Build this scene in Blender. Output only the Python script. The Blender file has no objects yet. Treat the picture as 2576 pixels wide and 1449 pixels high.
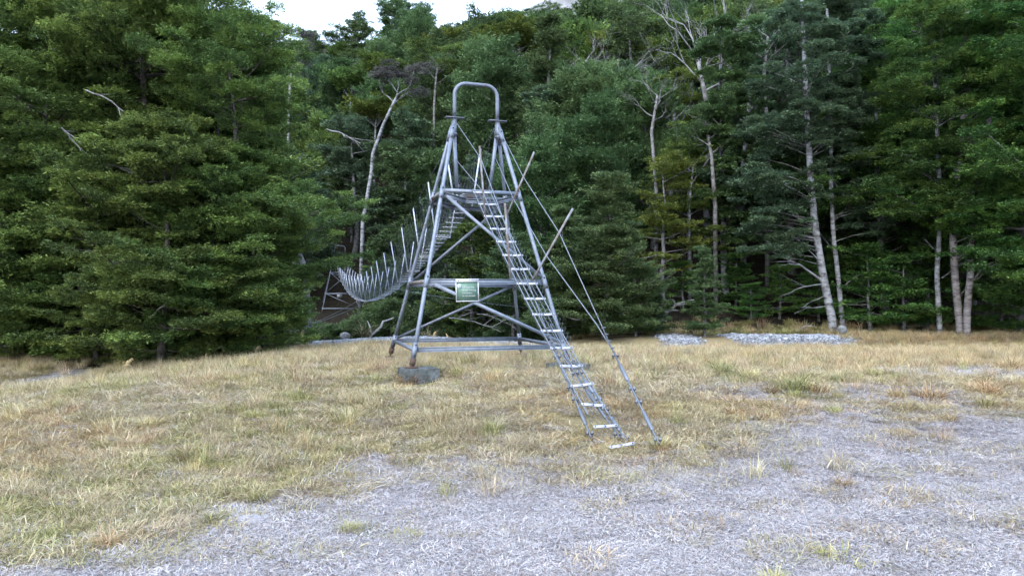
import bpy, math, random
import numpy as np
from mathutils import Vector, Matrix

S = bpy.context.scene
PI = math.pi
# ------------------------------------------------------------------ camera
F = 1750.0                                   # focal length in units of a 2576 px wide frame
cam = bpy.data.cameras.new('camera')
cam.sensor_width = 36.0
cam.lens = 36.0 * F / 2576.0
cam.clip_start = 0.1
cam.clip_end = 6000
camo = bpy.data.objects.new('camera', cam)
S.collection.objects.link(camo)
camo.location = (0, 0, 1.6)
camo.rotation_euler = (math.radians(90.83), 0, 0)
S.camera = camo
# ------------------------------------------------------------------ light
SUN_EL, SUN_AZ = math.radians(42), math.radians(205)
w = bpy.data.worlds.new('World')
S.world = w
w.use_nodes = True
nt = w.node_tree
nt.nodes.clear()
wo = nt.nodes.new('ShaderNodeOutputWorld')
bg = nt.nodes.new('ShaderNodeBackground')
sky = nt.nodes.new('ShaderNodeTexSky')
sky.sky_type = 'NISHITA'
sky.sun_disc = False
sky.sun_elevation = SUN_EL
sky.sun_rotation = SUN_AZ
sky.air_density = 1.0
sky.dust_density = 2.5
sky.ozone_density = 1.5
bg.inputs['Strength'].default_value = 0.10
veil = nt.nodes.new('ShaderNodeMix'); veil.data_type = 'RGBA'; veil.blend_type = 'ADD'   # even, bright, thin overcast over the clear sky
veil.inputs[0].default_value = 1.0
veil.inputs[7].default_value = (4.5, 5.4, 6.7, 1)
nt.links.new(sky.outputs[0], veil.inputs[6])
nt.links.new(veil.outputs[2], bg.inputs['Color'])
nt.links.new(bg.outputs[0], wo.inputs['Surface'])
sun = bpy.data.lights.new('sun', 'SUN')
sun.energy = 0.8
sun.angle = math.radians(50)
sun.color = (1.0, 0.95, 0.87)
suno = bpy.data.objects.new('sun', sun)
S.collection.objects.link(suno)
sd = Vector((math.sin(SUN_AZ) * math.cos(SUN_EL), math.cos(SUN_AZ) * math.cos(SUN_EL), math.sin(SUN_EL)))
suno.rotation_euler = sd.to_track_quat('Z', 'Y').to_euler()
suno.location = (0, 0, 30)
S.view_settings.view_transform = 'Standard'
S.view_settings.look = 'None'
S.view_settings.gamma = 1
S.view_settings.exposure = 1.66
S.view_settings.use_curve_mapping = False
S.cycles.max_bounces = 6
S.cycles.diffuse_bounces = 4
S.cycles.transmission_bounces = 4
S.cycles.volume_bounces = 2
S.cycles.use_adaptive_sampling = True
S.cycles.adaptive_threshold = 0.01
S.cycles.use_denoising = True

# ------------------------------------------------------------------ helpers
def tag(o, label=None, cat=None, group=None, kind=None):
    if label: o['label'] = label
    if cat: o['category'] = cat
    if group: o['group'] = group
    if kind: o['kind'] = kind
    return o

def link(o, parent=None):
    S.collection.objects.link(o)
    if parent is not None: o.parent = parent
    return o

def empty(name, loc=(0, 0, 0), rz=0.0, label=None, cat=None, group=None):
    o = bpy.data.objects.new(name, None)
    o.empty_display_size = 0.1
    link(o)
    o.location = loc
    o.rotation_euler = (0, 0, rz)
    return tag(o, label, cat, group)

def raw_mesh(name, V, quads=None, tris=None, mat=None, cols=None, smooth=False):
    me = bpy.data.meshes.new(name)
    V = np.asarray(V, dtype=np.float32).reshape(-1, 3)
    q = np.asarray(quads, dtype=np.int32).reshape(-1, 4) if quads is not None and len(quads) else np.zeros((0, 4), np.int32)
    t = np.asarray(tris, dtype=np.int32).reshape(-1, 3) if tris is not None and len(tris) else np.zeros((0, 3), np.int32)
    me.vertices.add(len(V))
    me.vertices.foreach_set('co', V.ravel())
    me.loops.add(len(q) * 4 + len(t) * 3)
    me.loops.foreach_set('vertex_index', np.concatenate([q.ravel(), t.ravel()]))
    me.polygons.add(len(q) + len(t))
    st = np.concatenate([np.arange(len(q)) * 4, len(q) * 4 + np.arange(len(t)) * 3]).astype(np.int32)
    me.polygons.foreach_set('loop_start', st)
    me.polygons.foreach_set('loop_total', np.concatenate([np.full(len(q), 4), np.full(len(t), 3)]).astype(np.int32))
    if smooth:
        me.polygons.foreach_set('use_smooth', np.ones(len(q) + len(t), bool))
    me.update(calc_edges=True)
    if cols is not None:
        a = me.color_attributes.new('col', 'FLOAT_COLOR', 'POINT')
        c = np.ones((len(V), 4), np.float32)
        c[:, :3] = cols
        a.data.foreach_set('color', c.ravel())
    if mat: me.materials.append(mat)
    return me

class MB:
    """collects tubes, bars and boxes into one mesh"""
    def __init__(s):
        s.V = []; s.Q = []; s.T = []; s.n = 0
    def add(s, v, q=(), t=()):
        v = np.asarray(v, float).reshape(-1, 3)
        s.V.append(v)
        if len(q): s.Q.append(np.asarray(q).reshape(-1, 4) + s.n)
        if len(t): s.T.append(np.asarray(t).reshape(-1, 3) + s.n)
        s.n += len(v)
    def tube(s, pts, r, n=8, cap=True):
        pts = np.asarray(pts, float)
        m = len(pts)
        r = np.full(m, r) if np.isscalar(r) else np.asarray(r, float)
        tan = np.gradient(pts, axis=0)
        tan /= np.linalg.norm(tan, axis=1)[:, None] + 1e-12
        up = np.array([0, 0, 1.0]) if abs(tan[0][2]) < 0.9 else np.array([0, 1.0, 0])
        a = np.cross(tan, up); a /= np.linalg.norm(a, axis=1)[:, None] + 1e-12
        b = np.cross(tan, a)
        th = np.arange(n) * 2 * PI / n + PI / n
        v = pts[:, None, :] + r[:, None, None] * (np.cos(th)[None, :, None] * a[:, None, :] + np.sin(th)[None, :, None] * b[:, None, :])
        q = []
        for i in range(m - 1):
            for k in range(n):
                q.append((i * n + k, i * n + (k + 1) % n, (i + 1) * n + (k + 1) % n, (i + 1) * n + k))
        v = v.reshape(-1, 3); t = []
        if cap and n > 2:
            v = np.vstack([v, pts[0], pts[-1]])
            c0, c1 = m * n, m * n + 1
            for k in range(n):
                t.append((c0, (k + 1) % n, k))
                t.append((c1, (m - 1) * n + k, (m - 1) * n + (k + 1) % n))
        s.add(v, q, t)
        return s
    def bar(s, p0, p1, w, h, up=(0, 0, 1)):
        """rectangular bar, w across, h along up"""
        p0 = np.asarray(p0, float); p1 = np.asarray(p1, float)
        d = p1 - p0; d /= np.linalg.norm(d)
        up = np.asarray(up, float)
        a = np.cross(d, up); a /= np.linalg.norm(a)
        b = np.cross(a, d)
        v = []
        for p in (p0, p1):
            for sa, sb in ((-1, -1), (1, -1), (1, 1), (-1, 1)):
                v.append(p + a * sa * w / 2 + b * sb * h / 2)
        s.add(v, [(0, 3, 2, 1), (4, 5, 6, 7), (0, 1, 5, 4), (1, 2, 6, 5), (2, 3, 7, 6), (3, 0, 4, 7)])
        return s
    def box(s, c, sz, rz=0.0):
        c = np.asarray(c, float); x = np.array([math.cos(rz), math.sin(rz), 0]) * sz[0] / 2
        return s.bar(c - x, c + x, sz[1], sz[2])
    def mesh(s, name, mat, smooth=False):
        return raw_mesh(name, np.vstack(s.V), np.vstack(s.Q) if s.Q else None, np.vstack(s.T) if s.T else None, mat, smooth=smooth)
    def build(s, name, mat, parent=None, smooth=False):
        return link(bpy.data.objects.new(name, s.mesh(name, mat, smooth)), parent)

def ss(t):
    t = np.clip(t, 0, 1)
    return t * t * (3 - 2 * t)

_nr = np.random.default_rng(5)
_NF = [(_nr.uniform(0.7, 1.4) * 2 ** k, _nr.uniform(0, 6.3), _nr.uniform(0, 6.3), _nr.uniform(0, 6.3)) for k in range(6) for _ in range(4)]
def noise(x, y, sc=1.0, octs=(0, 1, 2, 3)):
    """cheap smooth noise about -1..1"""
    out = 0; wsum = 0
    for i, (f, a, p, q) in enumerate(_NF):
        o = i // 4
        if o not in octs: continue
        k = 0.55 ** o
        out = out + k * np.sin((x * math.cos(a) + y * math.sin(a)) * f * sc + p) * np.sin((-x * math.sin(a) + y * math.cos(a)) * f * sc * 0.8 + q)
        wsum += k
    return out / wsum * 1.6

# ------------------------------------------------------------------ terrain
_bx = [-160, -60, -25, -11, -7.5, -4, -1, 2, 6, 20, 60, 160]
_by = [46, 44, 42, 37, 35, 31.5, 27.5, 22.5, 21.6, 21.4, 22, 26]
def bank(x):
    return np.interp(x, _bx, _by)
def ground(x, y):
    x = np.asarray(x, float); y = np.asarray(y, float)
    lf = 0.5 + 0.5 * ss((x + 8.5) / 5.5)
    z = 0.5 * ss((y - 5.2) / 5.2) * lf
    z = z + 0.045 * noise(x, y, 0.55, (0, 1)) * ss((y - 3) / 4) + 0.014 * noise(x, y, 2.2, (0, 1, 2))
    # terrace edge, then a gravel bar
    z = z - 0.17 * ss((y - 12.2) / 4.5) * ss((x + 3) / 4)
    for (bu, bv, br, bd) in ((-1.10, -1.62, 0.75, 0.13), (1.2, -1.65, 0.7, 0.08)):
        qx, qy = -0.63 + bu * 0.955 - bv * 0.296, 11.4 + bu * 0.296 + bv * 0.955
        z = z - bd * np.exp(-((x - qx) ** 2 + (y - qy) ** 2) / br ** 2 * 1.5)
    z = z - 0.20 * ss((-x - 5.5) / 2.0) * np.exp(-((y - 11.9 + 0.3 * (x + 8)) / 1.1) ** 2)
    ye = np.interp(x, [-12, -6, -2, 3, 30], [14.6, 15.2, 16.6, 17.2, 17.2])
    z = z + 0.13 * ss((y - 18.0) / 2.2) * ss((x - 1) / 3)
    z = z - 0.28 * ss((y - ye) / 0.7) * (1 - ss((y - ye - 1.2) / 1.2))
    left = 1 - ss((x + 0.5) / 4.0)
    z = z - left * 0.10 * ss((y - ye) / 3)
    z = z - left * 0.95 * ss((y - 21.3) / 3.0)
    dist = y - bank(x)
    gentle = left
    hill = np.where(dist > 0, 0, 0.0)
    d0 = np.maximum(dist, 0)
    right_h = 1.9 * ss(d0 / 6.5) + 0.40 * np.maximum(d0 - 3.5, 0) + 0.14 * np.maximum(d0 - 15, 0) * ss((x - 4) / 10)
    left_h = 1.7 * ss(d0 / 11) + 0.68 * np.maximum(d0 - 9, 0)
    hh = (1 - gentle) * right_h + gentle * left_h
    # the ridge levels off
    cap = 34 + 15 * ss((x - 10) / 16) + 10 * ss((-x - 4) / 8)
    hh = np.where(hh > cap, cap + (hh - cap) * 0.12, hh)
    z = z + hh + 0.35 * noise(x, y, 0.25, (0, 1, 2)) * ss(d0 / 8)
    return z
def gz(x, y): return float(ground(x, y))
def at(px, d, y=None, z=None):
    """world point on the line of sight through px (2576 frame) at distance d"""
    X = (px - 1288) / F * d
    return (X, d, 1.6 - (y - 750) / F * d) if y is not None else (X, d, gz(X, d) if z is None else z)
def gp(px, py):
    """point of the ground seen at px, py"""
    d = 2.5
    k = (py - 750) / F
    while d < 60:
        x = (px - 1288) / F * d
        if 1.6 - k * d <= gz(x, d): break
        d += 0.02
    return (x, d, gz(x, d))

_P = [(0, 1400), (500, 1330), (700, 1230), (1000, 1170), (1300, 1143), (1600, 1150), (1800, 1075), (2000, 1030), (2576, 1010)]
_fp = [gp(*p) for p in _P]
_fx = [p[0] for p in _fp]; _fy = [p[1] for p in _fp]
_patches = [(gp(2420, 935), 1.6, 0.9), (gp(2250, 990), 1.2, 0.6), (gp(1880, 985), 0.9, 0.4), (gp(720, 1290), 0.9, 0.5), (gp(980, 1180), .6, .35)]
def frost(x, y):
    """1 on the pale frosted thatch, 0 in the long grass"""
    b = np.interp(x, _fx, _fy)
    v = ss((b - y + 0.75 * noise(x, y, 1.3) + 0.35 * noise(x, y, 4.5) + 0.35) / 1.3)
    for (c, rx, ry) in _patches:
        q = ((x - c[0]) / rx) ** 2 + ((y - c[1]) / ry) ** 2 + 0.5 * noise(x, y, 3.0)
        v = np.maximum(v, 0.85 * ss((1.2 - q) / 0.7))
    return v
_tr = [gp(-60, 985), gp(60, 962), gp(170, 945), gp(230, 925)]
def track(x, y):
    v = 0 * x
    for i in range(len(_tr) - 1):
        a, b = _tr[i], _tr[i + 1]
        dx, dy = b[0] - a[0], b[1] - a[1]
        t = np.clip(((x - a[0]) * dx + (y - a[1]) * dy) / (dx * dx + dy * dy), 0, 1)
        dd = np.hypot(x - a[0] - t * dx, y - a[1] - t * dy)
        v = np.maximum(v, ss((0.62 - dd + 0.15 * noise(x, y, 3)) / 0.25))
    return v
def gravel(x, y):
    ye = np.interp(x, [-12, -6, -2, 3, 30], [14.6, 15.2, 16.6, 17.2, 17.2])
    return ss((y - ye - 0.3 + 0.4 * noise(x, y, 1.1)) / 0.6) * (1 - ss((y - bank(x) + 0.2) / 0.6)) * (1 - ss((x - 9.1 + 0.4 * noise(x, y, 1)) / 0.8)) * (1 - ss((x - 0.9) / 0.8) * (1 - ss((x - 4.1 + 0.3 * noise(x, y, 1)) / 0.4))) * (1 - ss((x - 5.2) / 0.3) * (1 - ss((x - 6.1) / 0.3)))

# ------------------------------------------------------------------ materials
def new_mat(name):
    m = bpy.data.materials.new(name)
    m.use_nodes = True
    t = m.node_tree
    b = t.nodes['Principled BSDF']
    return m, t, b
def N(t, kind, **kw):
    n = t.nodes.new(kind)
    for k, v in kw.items(): setattr(n, k, v)
    return n
def ramp(t, fac, stops):
    r = N(t, 'ShaderNodeValToRGB')
    e = r.color_ramp.elements
    while len(e) < len(stops): e.new(0.5)
    for i, (p, c) in enumerate(stops):
        e[i].position = p; e[i].color = (*c, 1)
    t.links.new(fac, r.inputs[0])
    return r.outputs[0]
def texnoise(t, scale, detail=4, rough=0.6, vec=None, obj=True):
    n = N(t, 'ShaderNodeTexNoise')
    n.inputs['Scale'].default_value = scale
    n.inputs['Detail'].default_value = detail
    n.inputs['Roughness'].default_value = rough
    if vec is None:
        vec = N(t, 'ShaderNodeTexCoord').outputs['Object'] if obj else N(t, 'ShaderNodeNewGeometry').outputs['Position']
    t.links.new(vec, n.inputs['Vector'])
    return n.outputs['Fac']
def mix(t, fac, a, b, mode='MIX'):
    n = N(t, 'ShaderNodeMix', data_type='RGBA', blend_type=mode)
    for sock, v in ((n.inputs[0], fac), (n.inputs[6], a), (n.inputs[7], b)):
        if hasattr(v, 'is_linked') or isinstance(v, bpy.types.NodeSocket): t.links.new(v, sock)
        else: sock.default_value = v if not isinstance(v, tuple) else (*v, 1)
    return n.outputs[2]
def bump(t, b, h, dist, strength=1.0):
    n = N(t, 'ShaderNodeBump')
    n.inputs['Distance'].default_value = dist
    n.inputs['Strength'].default_value = strength
    t.links.new(h, n.inputs['Height'])
    t.links.new(n.outputs[0], b.inputs['Normal'])

def simple(name, stops, scale, rough=0.8, metal=0.0, bumpd=0.0, world=False, detail=5):
    m, t, b = new_mat(name)
    f = texnoise(t, scale, detail, 0.65, obj=not world)
    t.links.new(ramp(t, f, stops), b.inputs['Base Color'])
    b.inputs['Roughness'].default_value = rough
    b.inputs['Metallic'].default_value = metal
    b.inputs['Specular IOR Level'].default_value = 0.35
    if bumpd: bump(t, b, texnoise(t, scale * 2.5, 4, 0.6, obj=not world), bumpd)
    return m
def galv(name, tint, rust, rough=0.5):
    """weathered galvanised steel with streaks of rust"""
    m, t, b = new_mat(name)
    g = N(t, 'ShaderNodeNewGeometry').outputs['Position']
    a = texnoise(t, 9, 5, 0.6, g)
    c1 = ramp(t, a, [(0.3, tuple(x * 0.72 for x in tint)), (0.55, tint), (0.75, tuple(min(1, x * 1.2) for x in tint))])
    r1 = ramp(t, texnoise(t, 3.3, 6, 0.7, g), [(0.66 - rust, (0, 0, 0)), (0.74 - rust * 0.8, (1, 1, 1))])
    c = mix(t, r1, c1, (0.16, 0.085, 0.05))
    t.links.new(c, b.inputs['Base Color'])
    b.inputs['Metallic'].default_value = 0.35
    b.inputs['Roughness'].default_value = rough
    bump(t, b, texnoise(t, 60, 3, 0.6, g), 0.002)
    return m
M = {}
M['steel'] = galv('galvanised_steel', (0.205, 0.24, 0.30), 0.03)
M['beam'] = galv('beam_steel', (0.29, 0.335, 0.41), 0.03)  # steel colour lightened to make up for shade on the upright webs
M['steel_old'] = galv('weathered_steel', (0.165, 0.19, 0.235), 0.07)
M['rust'] = simple('rusty_steel', [(0.3, (0.05, 0.03, 0.022)), (0.55, (0.10, 0.065, 0.05)), (0.8, (0.16, 0.13, 0.12))], 14, 0.8, 0.1, 0.002, True)
M['rust_pole'] = simple('rust_streaked_pole', [(0.33, (0.13, 0.09, 0.07)), (0.47, (0.19, 0.17, 0.16)), (0.62, (0.26, 0.28, 0.32))], 7, 0.7, 0.2, 0.001, True)
M['alu'] = simple('bare_aluminium', [(0.3, (0.42, 0.47, 0.56)), (0.6, (0.58, 0.63, 0.73))], 20, 0.45, 0.35, 0.0, True)
M['rung'] = simple('aluminium_rung', [(0.25, (0.24, 0.24, 0.26)), (0.45, (0.38, 0.40, 0.46)), (0.7, (0.52, 0.54, 0.62))], 26, 0.45, 0.15, 0.0, True)
M['wire'] = simple('wire_rope', [(0.3, (0.13, 0.15, 0.18)), (0.7, (0.25, 0.29, 0.35))], 40, 0.55, 0.4, 0.0, True)
M['net'] = simple('net_wire', [(0.3, (0.09, 0.115, 0.12)), (0.7, (0.17, 0.21, 0.23))], 30, 0.6, 0.3, 0.0, True)
M['bolt'] = simple('dark_bolt', [(0.3, (0.03, 0.03, 0.035)), (0.7, (0.09, 0.08, 0.08))], 40, 0.6, 0.4, 0.0, True)
M['concrete'] = simple('lichened_concrete', [(0.3, (0.03, 0.035, 0.03)), (0.45, (0.075, 0.085, 0.08)), (0.6, (0.12, 0.135, 0.14)), (0.75, (0.22, 0.25, 0.26))], 9, 0.95, 0, 0.012, True, 8)
M['signgreen'] = simple('faded_green_enamel', [(0.3, (0.12, 0.215, 0.17)), (0.7, (0.17, 0.29, 0.225))], 12, 0.45, 0, 0, False)
M['signwhite'] = simple('sign_white_paint', [(0.3, (0.50, 0.52, 0.53)), (0.7, (0.62, 0.64, 0.66))], 25, 0.5)
M['signpale'] = simple('pale_blue_print', [(0.3, (0.42, 0.58, 0.62)), (0.7, (0.55, 0.70, 0.74))], 25, 0.5)
M['signgrey'] = simple('blank_sign_back', [(0.3, (0.35, 0.38, 0.41)), (0.7, (0.48, 0.50, 0.53))], 15, 0.5, 0.3)
M['palerock'] = simple('pale_rock', [(0.3, (0.26, 0.25, 0.26)), (0.6, (0.40, 0.39, 0.41)), (0.8, (0.50, 0.50, 0.54))], 12, 0.9, 0, 0.01)
M['greyrock'] = simple('grey_rock', [(0.3, (0.11, 0.12, 0.12)), (0.55, (0.22, 0.23, 0.24)), (0.8, (0.38, 0.39, 0.40))], 7, 0.9, 0, 0.02)
M['driftwood'] = simple('bleached_wood', [(0.3, (0.20, 0.18, 0.17)), (0.6, (0.40, 0.38, 0.38)), (0.8, (0.56, 0.55, 0.55))], 12, 0.9, 0, 0.01)

def stone_mat():
    m, t, b = new_mat('river_stone')
    oi = N(t, 'ShaderNodeObjectInfo')
    c = ramp(t, oi.outputs['Random'], [(0.0, (0.13, 0.14, 0.15)), (0.4, (0.25, 0.27, 0.30)), (0.8, (0.36, 0.39, 0.44)), (1.0, (0.50, 0.53, 0.58))])
    t.links.new(c, b.inputs['Base Color'])
    b.inputs['Roughness'].default_value = 0.9
    return m
M['stone'] = stone_mat()

def bark(name, light, dark, scale=5.0, ringz=1.0):
    m, t, b = new_mat(name)
    tc = N(t, 'ShaderNodeTexCoord')
    mp = N(t, 'ShaderNodeMapping')
    mp.inputs['Scale'].default_value = (1, 1, ringz)
    t.links.new(tc.outputs['Object'], mp.inputs[0])
    a = texnoise(t, scale, 6, 0.7, mp.outputs[0])
    oi = N(t, 'ShaderNodeObjectInfo')
    c = ramp(t, a, [(0.36, dark), (0.47, tuple(0.55 * l + 0.45 * k for l, k in zip(light, dark))), (0.56, light), (0.75, tuple(min(1, x * 1.25) for x in light))])
    t.links.new(c, b.inputs['Base Color'])
    b.inputs['Roughness'].default_value = 0.95
    b.inputs['Specular IOR Level'].default_value = 0.2
    bump(t, b, a, 0.03)
    return m
M['bark'] = bark('grey_bark', (0.20, 0.20, 0.20), (0.05, 0.045, 0.04), 4, 2)
M['bark_white'] = bark('white_lichened_bark', (0.28, 0.295, 0.315), (0.055, 0.05, 0.045), 3.2, 2.4)
M['bark_pink'] = bark('pinkish_bark', (0.24, 0.225, 0.225), (0.055, 0.045, 0.04), 3.2, 3.2)
M['bark_dead'] = bark('dead_grey_branches', (0.26, 0.26, 0.265), (0.10, 0.095, 0.09), 4, 1)
M['bark_dark'] = bark('dark_bark', (0.11, 0.10, 0.09), (0.03, 0.025, 0.02), 4, 2)

def leaf_mat(name, trans=0.28, spread=0.10, gain=1.0, rough=0.55):
    m, t, b = new_mat(name)
    t.nodes.remove(b)
    at_ = N(t, 'ShaderNodeVertexColor', layer_name='col')
    oi = N(t, 'ShaderNodeObjectInfo')
    hs = N(t, 'ShaderNodeHueSaturation')
    mr = N(t, 'ShaderNodeMapRange')
    mr.inputs['To Min'].default_value = 0.5 - spread * 0.22
    mr.inputs['To Max'].default_value = 0.5 + spread * 0.08
    t.links.new(oi.outputs['Random'], mr.inputs['Value'])
    t.links.new(mr.outputs[0], hs.inputs['Hue'])
    mv = N(t, 'ShaderNodeMapRange')
    mv.inputs['To Min'].default_value = gain * (1 - spread * 2)
    mv.inputs['To Max'].default_value = gain * (1 + spread * 2)
    mu = N(t, 'ShaderNodeMath', operation='FRACT')
    m2 = N(t, 'ShaderNodeMath', operation='MULTIPLY')
    m2.inputs[1].default_value = 7.31
    t.links.new(oi.outputs['Random'], m2.inputs[0]); t.links.new(m2.outputs[0], mu.inputs[0])
    t.links.new(mu.outputs[0], mv.inputs['Value'])
    t.links.new(mv.outputs[0], hs.inputs['Value'])
    t.links.new(at_.outputs[0], hs.inputs['Color'])
    di = N(t, 'ShaderNodeBsdfDiffuse'); tr = N(t, 'ShaderNodeBsdfTranslucent'); gl = N(t, 'ShaderNodeBsdfGlossy')
    gl.inputs['Roughness'].default_value = rough
    gl.inputs['Color'].default_value = (0.6, 0.65, 0.7, 1)
    t.links.new(hs.outputs[0], di.inputs['Color']); t.links.new(hs.outputs[0], tr.inputs['Color'])
    m1 = N(t, 'ShaderNodeMixShader'); m1.inputs[0].default_value = trans
    t.links.new(di.outputs[0], m1.inputs[1]); t.links.new(tr.outputs[0], m1.inputs[2])
    m3 = N(t, 'ShaderNodeMixShader'); m3.inputs[0].default_value = 0.035
    t.links.new(m1.outputs[0], m3.inputs[1]); t.links.new(gl.outputs[0], m3.inputs[2])
    t.links.new(m3.outputs[0], t.nodes['Material Output'].inputs['Surface'])
    return m
M['leaf'] = leaf_mat('beech_leaves', 0.40, 0.09, 1.24)
M['leaf_far'] = leaf_mat('forest_leaves', 0.40, 0.10, 1.18)
M['grass_dry'] = leaf_mat('dry_grass', 0.3, 0.14)
M['grass_frost'] = leaf_mat('frosted_thatch', 0.15, 0.12)

def ground_mat():
    m, t, b = new_mat('terrace_ground')
    g = N(t, 'ShaderNodeNewGeometry').outputs['Position']
    vc = N(t, 'ShaderNodeVertexColor', layer_name='col')
    sp = N(t, 'ShaderNodeSeparateColor')
    t.links.new(vc.outputs[0], sp.inputs[0])
    fine = texnoise(t, 38, 6, 0.75, g)
    mid = texnoise(t, 2.2, 4, 0.6, g)
    grass = mix(t, ramp(t, mid, [(0.35, (0, 0, 0)), (0.65, (1, 1, 1))]),
                ramp(t, fine, [(0.35, (0.16, 0.135, 0.07)), (0.5, (0.30, 0.255, 0.13)), (0.65, (0.42, 0.36, 0.21))]),
                ramp(t, fine, [(0.35, (0.17, 0.12, 0.08)), (0.5, (0.32, 0.25, 0.15)), (0.65, (0.44, 0.36, 0.23))]))
    fr = ramp(t, fine, [(0.34, (0.24, 0.19, 0.195)), (0.44, (0.34, 0.31, 0.32)), (0.54, (0.43, 0.41, 0.43)), (0.68, (0.49, 0.485, 0.52))])
    gv = ramp(t, texnoise(t, 14, 5, 0.7, g), [(0.3, (0.079, 0.079, 0.086)), (0.5, (0.198, 0.205, 0.218)), (0.7, (0.330, 0.343, 0.363))])
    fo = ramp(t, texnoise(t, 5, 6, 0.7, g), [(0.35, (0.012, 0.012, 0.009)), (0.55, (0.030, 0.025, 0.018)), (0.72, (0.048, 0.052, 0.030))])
    c = mix(t, sp.outputs[0], grass, fr)
    c = mix(t, sp.outputs[1], c, gv)
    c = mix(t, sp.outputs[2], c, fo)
    t.links.new(c, b.inputs['Base Color'])
    b.inputs['Roughness'].default_value = 1.0
    b.inputs['Specular IOR Level'].default_value = 0.1
    bump(t, b, fine, 0.03)
    return m
M['ground'] = ground_mat()
def tint_mat(name, col, rough=0.9, trans=0):
    return simple(name, [(0.3, tuple(c * 0.7 for c in col)), (0.7, col)], 4, rough)
M['mountain'] = simple('mountain_rock', [(0.35, (0.10, 0.11, 0.11)), (0.5, (0.20, 0.20, 0.21)), (0.65, (0.34, 0.34, 0.36))], 0.02, 0.95, 0, 0, True, 8)
mw, tw_, bw = new_mat('river_water')
bw.inputs['Base Color'].default_value = (0.02, 0.035, 0.035, 1); bw.inputs['Roughness'].default_value = 0.08
bump(tw_, bw, texnoise(tw_, 3, 3, 0.5, obj=False), 0.03)

# ------------------------------------------------------------------ setting
def axis(segs):
    out = [np.array([segs[0][0]])]
    for a, b, st in segs:
        n = max(1, int(round((b - a) / st)))
        out.append(a + (b - a) * np.arange(1, n + 1) / n)
    return np.concatenate(out)
gxs = axis([(-160, -40, 6), (-40, -16, 0.8), (-16, 16, 0.14), (16, 40, 0.8), (40, 160, 6)])
gys = axis([(-60, 0, 5), (0, 3, 0.5), (3, 18, 0.1), (18, 26, 0.2), (26, 52, 0.6), (52, 220, 4)])
GX, GY = np.meshgrid(gxs, gys)
GZ = ground(GX, GY)
near = (GY < 17) & (np.abs(GX) < 16)
GZ = GZ + np.where(near, 0.006 * noise(GX, GY, 9, (0, 1, 2)), 0)
ny, nx = GX.shape
idx = np.arange(ny * nx).reshape(ny, nx)
Qd = np.stack([idx[:-1, :-1], idx[:-1, 1:], idx[1:, 1:], idx[1:, :-1]], -1).reshape(-1, 4)
fr_ = frost(GX, GY); gr_ = np.maximum(gravel(GX, GY), track(GX, GY) * 0.9)
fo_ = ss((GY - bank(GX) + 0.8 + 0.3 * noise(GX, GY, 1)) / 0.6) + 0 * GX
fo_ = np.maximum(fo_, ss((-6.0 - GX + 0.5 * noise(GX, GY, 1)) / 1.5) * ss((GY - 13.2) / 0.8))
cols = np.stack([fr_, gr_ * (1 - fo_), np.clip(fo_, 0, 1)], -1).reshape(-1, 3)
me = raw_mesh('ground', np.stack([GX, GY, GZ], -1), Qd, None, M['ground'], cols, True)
tag(link(bpy.data.objects.new('ground', me)), 'grassy river terrace with frosted thatch running up to the forested bank', kind='structure')
me = raw_mesh('river', [(-60, 20, -0.42), (0.5, 20, -0.42), (0.5, 36, -0.42), (-60, 46, -0.42)], [(0, 1, 2, 3)], None, mw)
tag(link(bpy.data.objects.new('river', me)), 'dark river water in the channel below the footbridge', kind='structure')

# far mountain: a real ridge about 650 m away
mx = np.linspace(-560, 760, 90); my = np.linspace(520, 1000, 40)
MX, MY = np.meshgrid(mx, my)
prof = np.interp(MX, [-560, -160, -60, -3, 33, 60, 130, 220, 420, 760], [60, 120, 236, 280, 300, 330, 345, 400, 330, 260])
MZ = prof * np.exp(-((MY - 700) / 150.0) ** 2) * (1 + 0.05 * noise(MX, MY, 0.03)) + 6 * noise(MX, MY, 0.05)
i2 = np.arange(MX.size).reshape(MX.shape)
Q2 = np.stack([i2[:-1, :-1], i2[:-1, 1:], i2[1:, 1:], i2[1:, :-1]], -1).reshape(-1, 4)
me = raw_mesh('mountain', np.stack([MX, MY, MZ], -1), Q2, None, M['mountain'], None, True)
tag(link(bpy.data.objects.new('mountain', me)), 'pale hazy mountain ridge far behind the forest', kind='structure')
# ------------------------------------------------------------------ footbridge tower
TH = math.radians(17.2)
U = np.array([math.cos(TH), math.sin(TH), 0.0]); Vv = np.array([-math.sin(TH), math.cos(TH), 0.0])
C0 = np.array([-0.63, 11.4, 0.0])
HA, HB = 1.146, 1.105                       # half width / half depth at the lower joints
def leg_at(su, sv, t):
    """point on a leg, local frame; su, sv = -1/+1"""
    u0, v0 = su * HA, sv * HB
    u1, v1 = su * 0.357, -0.16
    return np.array([u0 + (u1 - u0) * t, v0 + (v1 - v0) * t, 0.856 + 3.634 * t])
T_MID, T_PLAT = 0.273, 0.655
BOTTOM = {(-1, -1): -0.03, (1, -1): -0.03, (-1, 1): -0.03, (1, 1): -0.03}

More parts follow.
